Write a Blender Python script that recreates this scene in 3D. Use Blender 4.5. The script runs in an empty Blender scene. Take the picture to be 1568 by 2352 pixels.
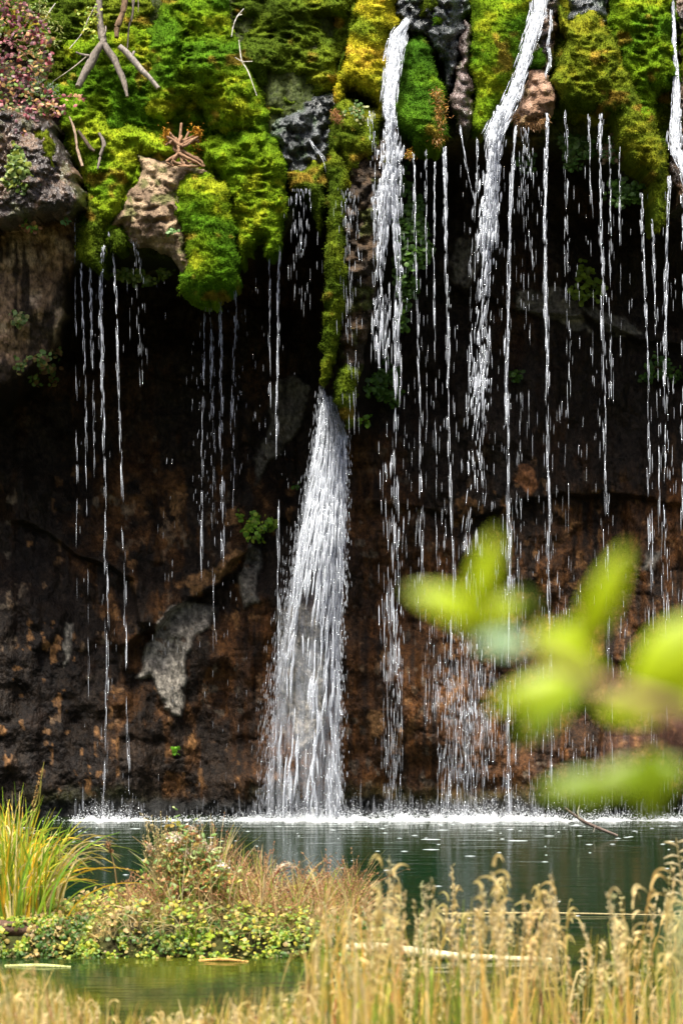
import bpy, math, numpy as np
from mathutils import Vector

# ------------------------------------------------------------------ camera, world, light
sc = bpy.context.scene
FP, CX, CY, CH = 5875.0, 784.0, 1176.0, 3.0      # focal length in picture units, centre, eye height above the pool
cam_d = bpy.data.cameras.new("camera")
cam = bpy.data.objects.new("camera", cam_d)
sc.collection.objects.link(cam)
cam.location = (0, 0, CH)
cam.rotation_euler = (math.radians(90), 0, 0)
cam_d.sensor_fit = 'VERTICAL'
cam_d.sensor_height = 36
cam_d.lens = 36 * FP / 2352
cam_d.clip_start = 0.05
cam_d.clip_end = 400
cam_d.dof.use_dof = True
cam_d.dof.focus_distance = 24.8
cam_d.dof.aperture_fstop = cam_d.lens / 26.0
sc.camera = cam

SUN_EL, SUN_AZ = math.radians(75), math.radians(-150)   # azimuth from +Y, clockwise: behind the camera, to the left
w = bpy.data.worlds.new("World"); sc.world = w; w.use_nodes = True
nt = w.node_tree
bg = nt.nodes["Background"]
sky = nt.nodes.new("ShaderNodeTexSky"); sky.sky_type = 'NISHITA'; sky.sun_disc = False
sky.sun_elevation = SUN_EL; sky.sun_rotation = SUN_AZ; sky.air_density = 0.6; sky.dust_density = 6.0; sky.ozone_density = 1.0
nt.links.new(sky.outputs[0], bg.inputs[0]); bg.inputs[1].default_value = 0.11
sd = bpy.data.lights.new("sun", 'SUN'); sd.energy = 4.2; sd.angle = math.radians(16); sd.color = (1, 0.95, 0.86)
so = bpy.data.objects.new("sun", sd); sc.collection.objects.link(so)
dv = Vector((math.sin(SUN_AZ) * math.cos(SUN_EL), math.cos(SUN_AZ) * math.cos(SUN_EL), math.sin(SUN_EL)))
so.rotation_euler = dv.to_track_quat('Z', 'Y').to_euler()
sc.view_settings.view_transform = 'Standard'; sc.view_settings.look = 'None'
sc.view_settings.exposure = 1.25; sc.view_settings.gamma = 1
try:
    sc.cycles.max_bounces = 6; sc.cycles.transparent_max_bounces = 24
    sc.cycles.use_denoising = True
except Exception: pass

R = np.random.default_rng(11)

# ------------------------------------------------------------------ maths helpers
def P(px, py, Y):
    px, py, Y = np.broadcast_arrays(np.asarray(px, float), np.asarray(py, float), np.asarray(Y, float))
    return np.stack([(px - CX) * Y / FP, Y, CH - (py - CY) * Y / FP], -1)

def _h(ix, iy, iz, s):
    a = (ix * 374761393 + iy * 668265263 + iz * 2147483647 + s * 1274126177) & 0xFFFFFFFF
    a = ((a ^ (a >> 13)) * 1274126177) & 0xFFFFFFFF
    a = ((a ^ (a >> 16)) * 2246822519) & 0xFFFFFFFF
    return ((a ^ (a >> 15)) & 0xFFFFFF) / float(0xFFFFFF)

def vn(x, y, z=0.0, s=0):
    x, y, z = np.broadcast_arrays(np.asarray(x, float), np.asarray(y, float), np.asarray(z, float))
    i = [np.floor(c).astype(np.int64) for c in (x, y, z)]
    f = [c - k for c, k in zip((x, y, z), i)]
    u = [c * c * (3 - 2 * c) for c in f]
    r = 0
    for dx in (0, 1):
        for dy in (0, 1):
            for dz in (0, 1):
                wt = (u[0] if dx else 1 - u[0]) * (u[1] if dy else 1 - u[1]) * (u[2] if dz else 1 - u[2])
                r = r + wt * _h(i[0] + dx, i[1] + dy, i[2] + dz, s)
    return r * 2 - 1

def fbm(x, y, z=0.0, s=0, o=4, g=0.5):
    r, a, t = 0, 1.0, 0
    for k in range(o):
        r = r + a * vn(x * 2 ** k + 13.7 * k, y * 2 ** k - 7.1 * k, np.asarray(z) * 2 ** k + 3.3 * k, s + k); t += a; a *= g
    return r / t * 1.4

def sst(a, b, x):
    t = np.clip((x - a) / (b - a), 0, 1); return t * t * (3 - 2 * t)

def sdf(px, py, poly):
    p = np.asarray(poly, float); n = len(p)
    d = np.full(px.shape, 1e9); ins = np.zeros(px.shape, bool)
    for i in range(n):
        a, b = p[i], p[(i + 1) % n]
        e = b - a
        t = np.clip(((px - a[0]) * e[0] + (py - a[1]) * e[1]) / (e @ e + 1e-9), 0, 1)
        d = np.minimum(d, np.hypot(px - a[0] - t * e[0], py - a[1] - t * e[1]))
        c = ((a[1] > py) != (b[1] > py))
        with np.errstate(divide='ignore', invalid='ignore'):
            ins ^= c & (px < e[0] * (py - a[1]) / (e[1] if e[1] != 0 else 1e-9) + a[0])
    return np.where(ins, d, -d)

def norm(v): return v / (np.linalg.norm(v, axis=-1, keepdims=True) + 1e-12)
def mixc(a, b, t):
    t = np.clip(np.asarray(t), 0, 1)[..., None]; return np.asarray(a) * (1 - t) + np.asarray(b) * t

# ------------------------------------------------------------------ object helpers
def mesh_obj(name, parts, mat, parent=None, smooth=False):
    """parts: list of (verts Nx3, faces Mxk, colours Nx3)"""
    V, C, loops, starts, tot, nv, nl = [], [], [], [], [], 0, 0
    for v, f, c in parts:
        if len(v) == 0 or len(f) == 0: continue
        c = np.asarray(c, float)
        if c.shape[-1] == 3: c = np.concatenate([np.broadcast_to(c, (len(v), 3)), np.ones((len(v), 1))], 1)
        f = np.asarray(f)
        V.append(v); C.append(c); loops.append((f + nv).ravel())
        k = f.shape[1]; starts.append(nl + np.arange(len(f)) * k); tot.append(np.full(len(f), k))
        nv += len(v); nl += f.size
    V = np.concatenate(V).astype(np.float32); C = np.concatenate(C)
    L = np.concatenate(loops).astype(np.int32); S = np.concatenate(starts).astype(np.int32); T = np.concatenate(tot).astype(np.int32)
    org = np.zeros(3, np.float32)
    if parent is None:
        org = np.array([V[:, 0].mean(), V[:, 1].mean(), V[:, 2].min()], np.float32); V = V - org
    else:
        V = V - np.array(parent.location, np.float32)
    me = bpy.data.meshes.new(name)
    me.vertices.add(len(V)); me.vertices.foreach_set("co", V.ravel())
    me.loops.add(len(L)); me.loops.foreach_set("vertex_index", L)
    me.polygons.add(len(S)); me.polygons.foreach_set("loop_start", S); me.polygons.foreach_set("loop_total", T)
    me.update(calc_edges=True)
    at = me.color_attributes.new("Col", 'FLOAT_COLOR', 'POINT')
    at.data.foreach_set("color", np.clip(C, 0, 1).astype(np.float32).ravel())
    if smooth: me.polygons.foreach_set("use_smooth", np.ones(len(S), bool))
    me.validate()
    me.materials.append(mat)
    o = bpy.data.objects.new(name, me); sc.collection.objects.link(o)
    if parent is None: o.location = org
    else: o.parent = parent
    return o

def tag(o, label, cat, group=None, kind=None):
    o["label"] = label; o["category"] = cat
    if group: o["group"] = group
    if kind: o["kind"] = kind
    return o

def empty(name, loc, label, cat, group=None):
    o = bpy.data.objects.new(name, None); o.empty_display_size = 0.1
    o.location = tuple(float(v) for v in loc); sc.collection.objects.link(o)
    return tag(o, label, cat, group)

def grid_faces(nr, nc):
    i = (np.arange(nr - 1)[:, None] * nc + np.arange(nc - 1)[None]).ravel()
    return np.stack([i, i + 1, i + nc + 1, i + nc], 1)

def inst(tv, tf, org, ax, col, per_col=None):
    """template verts tv, faces tf, origins Nx3, axes Nx3x3 (rows = local x,y,z in world), colours Nx3"""
    n = len(org)
    v = np.einsum('vk,nkj->nvj', tv, ax) + org[:, None]
    f = (tf[None] + (np.arange(n) * len(tv))[:, None, None]).reshape(-1, tf.shape[1])
    c = np.repeat(np.asarray(col)[:, None], len(tv), 1)
    if per_col is not None: c = c * per_col[None, :, None]
    return v.reshape(-1, 3), f, c.reshape(-1, 3)

def frames(z, roll=None):
    """orthonormal frames with local z along z"""
    z = norm(z); up = np.where(np.abs(z[:, 2:3]) > 0.9, [[1.0, 0, 0]], [[0, 0, 1.0]])
    x = norm(np.cross(up, z)); y = np.cross(z, x)
    if roll is not None:
        c, s = np.cos(roll)[:, None], np.sin(roll)[:, None]
        x, y = x * c + y * s, -x * s + y * c
    return np.stack([x, y, z], 1)

def tube(pts, rad, col, sides=7, rough=0.0, seed=0, sub=4):
    pts = np.asarray(pts, float); rad = np.asarray(rad, float)
    n = len(pts); t = np.linspace(0, n - 1, (n - 1) * sub + 1)
    pp = np.pad(pts, ((1, 1), (0, 0)), mode='reflect', reflect_type='odd')
    i = np.minimum(t.astype(int), n - 2); f = (t - i)[:, None]
    a, b, c, d = pp[i], pp[i + 1], pp[i + 2], pp[i + 3]
    q = 0.5 * (2 * b + (c - a) * f + (2 * a - 5 * b + 4 * c - d) * f ** 2 + (3 * b - a - 3 * c + d) * f ** 3)
    r = np.interp(t, np.arange(n), rad)
    fr = frames(np.gradient(q, axis=0))
    an = np.linspace(0, 2 * np.pi, sides, endpoint=False)
    rr = r[:, None] * (1 + rough * vn(np.cos(an)[None] * 1.5, np.sin(an)[None] * 1.5, t[:, None] * 1.3, seed + 3))
    v = q[:, None] + fr[:, 0][:, None] * (np.cos(an)[None] * rr)[..., None] + fr[:, 1][:, None] * (np.sin(an)[None] * rr)[..., None]
    m = len(t); j = np.arange(sides)
    F = np.concatenate([np.stack([k * sides + j, k * sides + (j + 1) % sides, (k + 1) * sides + (j + 1) % sides, (k + 1) * sides + j], 1) for k in range(m - 1)])
    V = np.concatenate([v.reshape(-1, 3), q[:1], q[-1:]])
    cap = np.concatenate([np.stack([np.full(sides, m * sides), (j + 1) % sides, j, j], 1)[:, :3],
                          np.stack([np.full(sides, m * sides + 1), (m - 1) * sides + j, (m - 1) * sides + (j + 1) % sides, j], 1)[:, :3]])
    cc = np.asarray(col) * (1 + 0.35 * vn(V[:, 0:1] * 40, V[:, 2:3] * 14, V[:, 1:2] * 40, seed + 9))
    return [(V, F, cc), (V, cap, cc)]

# ------------------------------------------------------------------ materials
def mat(name, rough=0.9, spec=0.3, nscale=60, namt=0.35, bump=0.0, bscale=80, bdist=0.02, streak=1.0, trans=0.0, alpha=1.0, sss=0.0):
    m = bpy.data.materials.new(name); m.use_nodes = True
    t = m.node_tree; N, Lk = t.nodes, t.links
    b = N["Principled BSDF"]; b.inputs["Roughness"].default_value = rough
    b.inputs["Specular IOR Level"].default_value = spec
    at = N.new("ShaderNodeAttribute"); at.attribute_name = "Col"
    tc = N.new("ShaderNodeTexCoord"); mp = N.new("ShaderNodeMapping"); mp.inputs["Scale"].default_value = (1, 1, streak)
    Lk.new(tc.outputs["Object"], mp.inputs[0])
    nz = N.new("ShaderNodeTexNoise"); nz.inputs["Scale"].default_value = nscale; nz.inputs["Detail"].default_value = 5
    nz.inputs["Roughness"].default_value = 0.65
    Lk.new(mp.outputs[0], nz.inputs["Vector"])
    mr = N.new("ShaderNodeMapRange"); mr.inputs[1].default_value = 0.3; mr.inputs[2].default_value = 0.7
    mr.inputs[3].default_value = 1 - namt; mr.inputs[4].default_value = 1 + namt
    Lk.new(nz.outputs[0], mr.inputs[0])
    vm = N.new("ShaderNodeVectorMath"); vm.operation = 'SCALE'
    Lk.new(at.outputs["Color"], vm.inputs[0]); Lk.new(mr.outputs[0], vm.inputs["Scale"])
    Lk.new(vm.outputs[0], b.inputs["Base Color"])
    if bump:
        n2 = N.new("ShaderNodeTexNoise"); n2.inputs["Scale"].default_value = bscale; n2.inputs["Detail"].default_value = 6
        Lk.new(mp.outputs[0], n2.inputs["Vector"])
        bp = N.new("ShaderNodeBump"); bp.inputs["Strength"].default_value = bump; bp.inputs["Distance"].default_value = bdist
        Lk.new(n2.outputs[0], bp.inputs["Height"]); Lk.new(bp.outputs[0], b.inputs["Normal"])
    out = N["Material Output"]
    if trans:
        tr = N.new("ShaderNodeBsdfTranslucent"); mx = N.new("ShaderNodeMixShader"); mx.inputs[0].default_value = trans
        Lk.new(vm.outputs[0], tr.inputs[0]); Lk.new(b.outputs[0], mx.inputs[1]); Lk.new(tr.outputs[0], mx.inputs[2])
        Lk.new(mx.outputs[0], out.inputs[0])
    if alpha < 1: b.inputs["Alpha"].default_value = alpha
    return m

M_moss = mat("moss", 1.0, 0.05, 45, 0.45, 0.8, 60, 0.03, trans=0.0)
M_cliff = mat("wet_cliff_rock", 0.6, 0.12, 26, 0.75, 0.8, 42, 0.03, streak=0.6)
M_wet = mat("wet_rock", 0.22, 0.6, 40, 0.5, 1.0, 30, 0.05, streak=0.7)
M_tufa = mat("dry_tufa", 0.9, 0.2, 50, 0.45, 1.0, 40, 0.05)
M_leaf = mat("leaf", 0.5, 0.35, 70, 0.25, trans=0.35)
M_grass = mat("grass_blade", 0.6, 0.25, 40, 0.25, trans=0.3)
M_wood = mat("weathered_wood", 0.85, 0.2, 50, 0.4, 0.8, 60, 0.02, streak=0.25)
def spray_mat():
    """white water: multiple scattering makes it bright whichever way one facet points; streaks fade out at both ends"""
    m = bpy.data.materials.new("falling_water"); m.use_nodes = True
    t = m.node_tree; N, Lk = t.nodes, t.links
    for n_ in list(N):
        if n_.type != 'OUTPUT_MATERIAL': N.remove(n_)
    out = [n_ for n_ in N if n_.type == 'OUTPUT_MATERIAL'][0]
    at = N.new("ShaderNodeAttribute"); at.attribute_name = "Col"
    d = N.new("ShaderNodeBsdfDiffuse"); cv = N.new("ShaderNodeCombineXYZ")
    for i, q in enumerate((0.0, -0.45, 0.89)): cv.inputs[i].default_value = q
    Lk.new(cv.outputs[0], d.inputs["Normal"]); Lk.new(at.outputs["Color"], d.inputs["Color"])
    tr = N.new("ShaderNodeBsdfTransparent"); mx = N.new("ShaderNodeMixShader")
    Lk.new(at.outputs["Alpha"], mx.inputs[0]); Lk.new(tr.outputs[0], mx.inputs[1]); Lk.new(d.outputs[0], mx.inputs[2]); Lk.new(mx.outputs[0], out.inputs[0])
    return m
M_water = spray_mat()
M_foam = mat("foam", 0.6, 0.4, 60, 0.15, trans=0.3, alpha=0.8)
M_ground = mat("bank_soil", 0.95, 0.1, 8, 0.5, 0.8, 20, 0.05)
M_bigleaf = mat("sunlit_leaf", 0.45, 0.4, 30, 0.15, trans=0.45)

# ------------------------------------------------------------------ the cliff
def roof(px):
    return np.interp(px, [-700, -200, 0, 60, 110, 150, 172, 198, 260, 400, 640, 700, 745, 800, 880, 1000, 1250, 1400, 1568, 1900],
                     [900, 900, 880, 850, 800, 700, 610, 560, 570, 600, 560, 430, 400, 420, 330, 320, 320, 370, 430, 480])
def brow_y(py):
    return 24.75 + np.clip(600 - py, 0, 6000) * 0.0020
def cliff_y(px, py):
    wx = px + 16 * fbm(px / 90, py / 90, 0, 5, 3); wy = py + 20 * fbm(px / 70, py / 70, 3, 6, 3)
    r = roof(wx)
    cave = np.interp(wy, [350, 700, 1000, 1300, 1500, 1700, 1880, 2000], [26.9, 27.1, 26.7, 26.1, 25.7, 25.45, 25.35, 25.3])
    t = sst(-10, 90, wy - r)
    y = (brow_y(py) + .32) * (1 - t) + cave * t
    # mossy rock pillar in the middle
    pil = np.exp(-((wx - (812 - (wy - 400) * 0.015)) / 52) ** 2) * sst(1120, 900, wy) * sst(300, 420, wy)
    y = y - pil * np.clip(y - 24.9, 0, 3) * 0.93
    # diagonal rock ledges across the dark back wall
    for pts, am in (([(300, 1480), (380, 1400), (470, 1345), (560, 1270), (620, 1200)], 0.30),
                    ([(60, 1180), (180, 1260), (300, 1330), (330, 1420)], 0.18),
                    ([(880, 1150), (1100, 1180), (1300, 1120), (1570, 1160)], 0.16),
                    ([(1000, 640), (1180, 700), (1330, 720), (1570, 800)], 0.2),
                    ([(200, 900), (330, 840), (470, 880), (600, 800)], 0.16)):
        a = np.array(pts, float); ly = np.interp(wx, a[:, 0], a[:, 1])
        win = sst(a[0, 0] - 60, a[0, 0], wx) * sst(a[-1, 0] + 60, a[-1, 0], wx)
        y = y - am * win * np.where(wy < ly, np.exp(-((wy - ly) / 90) ** 2), np.exp(-((wy - ly) / 9) ** 2))
    rg = 1 - np.abs(fbm(px / 90, py / 130, 1, 31, 4))
    y = y - 0.34 * fbm(px / 230, py / 200, 0, 1, 4) - 0.08 * rg - 0.014 * fbm(px / 22, py / 40, 2, 9, 3) - 0.022 * (1 - np.abs(fbm(px / 11, py / 13, 2, 19, 3)))
    for g in range(4): y = y - .07 * blob(px, py, GREY[g], 5, 6, 5 + g)
    cr_ = np.abs(fbm((px + .5 * py) / 130, (py - .35 * px) / 60, 8, 41, 4))
    y = y + 0.02 * sst(.05, 0, cr_) - 0.03 * vn(px / 14, py / 130, 5, 12)
    return y

def blob(px, py, poly, soft=8, warp=9, s=0):
    wx = px + warp * fbm(px / 26, py / 26, 7, 51 + s, 3) * 1.5; wy = py + warp * fbm(px / 22, py / 26, 9, 61 + s, 3) * 1.5
    return sst(-soft, soft, sdf(wx, wy, poly))

GREY = [[(640, 870), (680, 860), (712, 890), (708, 935), (690, 985), (650, 1030), (620, 1050), (585, 1110), (580, 1050), (610, 1000), (622, 930)],
        [(360, 1430), (400, 1395), (450, 1380), (495, 1390), (480, 1440), (440, 1470), (425, 1530), (418, 1640), (385, 1645), (370, 1590), (345, 1555), (320, 1560), (330, 1510), (350, 1470)],
        [(640, 1400), (700, 1380), (740, 1440), (745, 1560), (735, 1680), (690, 1720), (660, 1640), (640, 1540)],
        [(570, 1250), (600, 1270), (590, 1380), (560, 1390), (550, 1320)],
        [(150, 1430), (168, 1430), (166, 1480), (155, 1530), (148, 1500)],
        [(1100, 1000), (1070, 980)] and [(1040, 560), (1090, 540), (1110, 600), (1070, 660), (1035, 640)],
        [(1190, 670), (1280, 660), (1330, 700), (1360, 770), (1290, 740), (1180, 710)],
        [(1330, 700), (1440, 730), (1480, 770), (1400, 770)],
        [(1480, 1260), (1510, 1270), (1505, 1310), (1480, 1310)]]

def cliff_col(px, py):
    n1 = fbm(px / 120, py / 150, 0, 71, 4); n2 = fbm(px / 34, py / 40, 0, 73, 4); n3 = fbm(px / 10, py / 13, 0, 75, 3)
    st = fbm(px / 12, py / 190, 0, 77, 3)
    c = np.ones(px.shape + (3,)) * [0.038, 0.024, 0.014]
    c = mixc(c, [0.13, 0.062, 0.026], sst(-0.1, 0.6, n1 + 0.3 * n2) * 0.6)
    # rust stained lower wall
    rust = blob(px, py, [(770, 1050), (860, 1020), (960, 1180), (1200, 1240), (1300, 1180), (1700, 1050), (1700, 1800), (1400, 1860), (600, 1860), (540, 1700), (500, 1640), (520, 1430), (620, 1380), (770, 1500)], 70, 22, 1)
    c = mixc(c, [0.37, 0.15, 0.042], rust * np.clip(0.5 + 0.4 * n2 + 0.9 * st, 0.05, 1) * 0.85)
    brn = blob(px, py, [(250, 1060), (520, 1040), (640, 1200), (540, 1420), (480, 1640), (560, 1850), (320, 1860), (230, 1700), (290, 1500), (170, 1300)], 60, 22, 2)
    c = mixc(c, [0.38, 0.17, 0.055], brn * np.clip(0.35 + 0.9 * n2, 0, 1) * 0.8)
    left = blob(px, py, [(-900, 470), (60, 470), (170, 520), (160, 700), (120, 800), (0, 870), (-900, 900)], 22, 14, 3)
    c = mixc(c, mixc([0.17, 0.11, 0.065], [0.30, 0.22, 0.15], sst(0.0, 0.6, n2 + 0.3 * n3)), left)
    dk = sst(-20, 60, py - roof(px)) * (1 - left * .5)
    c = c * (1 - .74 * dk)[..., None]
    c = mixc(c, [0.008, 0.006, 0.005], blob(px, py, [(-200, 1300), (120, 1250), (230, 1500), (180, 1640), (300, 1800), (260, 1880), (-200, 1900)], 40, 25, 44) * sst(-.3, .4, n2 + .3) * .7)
    # tan chips
    nch = fbm(px / 17, py / 24, 6, 83, 4)
    ch = sst(0.44, 0.56, nch + 0.3 * n2) * sst(900, 1250, py + 160 * n1) * sst(1860, 1780, py)
    c = mixc(c, mixc([0.19, 0.095, 0.035], [0.11, 0.088, 0.062], sst(-.1, .3, n1)), ch * 0.65)
    c = mixc(c, [0.014, 0.010, 0.007], sst(0.02, 0.3, fbm(px / 50, py / 95, 4, 79, 4) + 0.4 * st) * 0.92 * (1 - .55 * rust))
    for i, g in enumerate(GREY):
        c = mixc(c, mixc([0.08, 0.073, 0.06], [0.27, 0.245, 0.20], sst(1250, 1640, py) * .9 + .4 * n3), blob(px, py, g, 4, 6, 5 + i) * np.clip(1.0 - 0.8 * sst(0.55, 0.7, n3 + 0.4 * n2), 0.1, 1) * 0.95)
    tn = blob(px, py, [(1190, 1065), (1225, 1065), (1232, 1110), (1215, 1135), (1180, 1100)], 3, 6, 20) + blob(px, py, [(1030, 1880), (1030, 1880), (1031, 1881)], 3, 2, 1) * 0
    c = mixc(c, [0.15, 0.065, 0.026], tn * 0.9)
    for pl in ([(395, 1120), (425, 1130), (410, 1190), (390, 1180)], [(520, 1170), (545, 1165), (545, 1200), (515, 1210)],
               [(420, 1330), (470, 1320), (540, 1260), (560, 1275), (520, 1320), (440, 1370)], [(850, 1640), (880, 1630), (875, 1690), (850, 1700)]):
        c = mixc(c, [0.18, 0.095, 0.038], blob(px, py, pl, 3, 9, 33) * 0.85)
    c = c * np.clip(1 + .55 * fbm(px / 6.5, py / 8, 4, 87, 3) + .35 * fbm(px / 20, py / 16, 1, 88, 3), .25, 2)[..., None]
    # green algae just over the water
    c = mixc(c, [0.022, 0.027, 0.006], sst(1790, 1835, py + 22 * n2) * 0.6 * sst(-0.3, 0.4, n1 + 0.2))
    c = mixc(c, [0.014, 0.014, 0.013], sst(1825, 1850, py + 10 * n2))
    # mossy green film on the brow rock
    c = mixc(c, [0.035, 0.05, 0.008], sst(60, -40, py - roof(px)) * (px > 175) * 0.9)
    return c

gx = np.concatenate([np.arange(-1400, -30, 30), np.arange(-30, 1600, 3.6), np.arange(1600, 3000, 30)])
gy = np.concatenate([np.arange(-4200, -300, 90), np.arange(-300, -20, 20), np.arange(-20, 1935, 3.6), np.arange(1935, 2100, 30)])
PX, PY = np.meshgrid(gx, gy)
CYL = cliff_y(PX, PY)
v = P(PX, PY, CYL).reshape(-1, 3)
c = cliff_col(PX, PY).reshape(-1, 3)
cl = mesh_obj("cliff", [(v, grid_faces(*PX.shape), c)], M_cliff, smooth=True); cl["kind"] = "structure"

# unseen wooded canyon side, added dark around the viewpoint to keep low sky off the cave
th = np.linspace(math.radians(-35), math.radians(215), 90); rr = np.linspace(0, 1, 30)
TH, RR = np.meshgrid(th, rr)
rad = 17 + RR * 17; hz = -0.5 + RR ** 1.1 * 15 + 0.8 * fbm(TH * 4, RR * 5, 0, 88, 4) * (RR > 0.03)
v = np.stack([np.cos(TH) * rad * 1.1, 8 - np.sin(TH) * rad, hz], -1).reshape(-1, 3)
cc = mixc([0.02, 0.035, 0.012], [0.06, 0.08, 0.02], 0.5 + 0.7 * fbm(v[:, 0] / 1.5, v[:, 1] / 1.5, v[:, 2], 90, 4))
hs = mesh_obj("unseen_hillside", [(v, grid_faces(*TH.shape)[:, ::-1], cc)], M_ground, smooth=True); hs["kind"] = "structure"

# ------------------------------------------------------------------ moss and rock reliefs on the brow
MOSS = dict(vivid=([0.10, 0.165, 0.005], [0.045, 0.105, 0.004], [0.22, 0.22, 0.010]),
            bright=([0.16, 0.22, 0.008], [0.09, 0.17, 0.006], [0.24, 0.25, 0.012]),
            olive=([0.085, 0.11, 0.006], [0.04, 0.065, 0.004], [0.17, 0.16, 0.010]),
            dark=([0.075, 0.105, 0.006], [0.04, 0.065, 0.005], [0.15, 0.15, 0.01]),
            green=([0.055, 0.125, 0.006], [0.026, 0.07, 0.004], [0.14, 0.22, 0.01]),
            gold=([0.27, 0.24, 0.010], [0.11, 0.15, 0.008], [0.42, 0.25, 0.03]))

def moss_col(px, py, pal, s):
    a, b, c3 = MOSS[pal]
    n = fbm(px / 75, py / 60, 0, s, 4); m = fbm(px / 16, py / 13, 2, s + 3, 3); k = fbm(px / 55, py / 45, 5, s + 7, 3)
    c = mixc(a, b, sst(-0.35, 0.55, n + 0.2 * m))
    c = mixc(c, c3, sst(0.25, 0.9, -n + 0.5 * m) * 0.6)
    c = mixc(c, [0.22, 0.12, 0.02], sst(0.45, 0.75, k + 0.2 * m) * 0.6)
    return c * ((1.22 if pal in ('vivid', 'bright') else 1.25) + 0.35 * m[..., None])

ROCK = dict(tan=([0.36, 0.26, 0.16], [0.16, 0.11, 0.07], [0.10, 0.11, 0.03]),
            slate=([0.075, 0.085, 0.09], [0.03, 0.035, 0.035], [0.04, 0.07, 0.03]),
            purple=([0.19, 0.14, 0.13], [0.07, 0.05, 0.045], [0.06, 0.06, 0.03]),
            wetbrown=([0.14, 0.088, 0.055], [0.035, 0.026, 0.022], [0.06, 0.06, 0.02]),
            salmon=([0.42, 0.27, 0.19], [0.22, 0.13, 0.08], [0.20, 0.14, 0.06]),
            root=([0.075, 0.048, 0.026], [0.028, 0.02, 0.013], [0.06, 0.07, 0.012]))

def rock_col(px, py, pal, s):
    a, b, c3 = ROCK[pal]
    n = fbm(px / 40, py / 40, 0, s, 4); m = fbm(px / 9, py / 10, 2, s + 3, 3); k = fbm(px / 30, py / 35, 5, s + 7, 3)
    c = mixc(a, b, sst(-0.4, 0.4, n + 0.6 * m))
    return mixc(c, c3, sst(0.2, 0.5, k + 0.3 * m) * 0.8)

def spikes(pos, nrm, ln, wd, droop, col):
    n = len(pos)
    d = norm(nrm * 0.9 + R.normal(0, 0.45, (n, 3)) + np.array([0, -0.25, droop]))
    fr = frames(d, R.uniform(0, 6.28, n)) * np.stack([wd, wd, ln], 1)[:, :, None]
    tv = np.array([[-1, 0, 0], [1, 0, 0], [0.3, 0.4, 0.55], [0, 0, 1]], float); tf = np.array([[0, 1, 2], [2, 1, 3], [0, 2, 3]])
    return inst(tv, tf, pos, fr, col, np.array([0.8, 0.8, 1.05, 1.25]))

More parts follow.
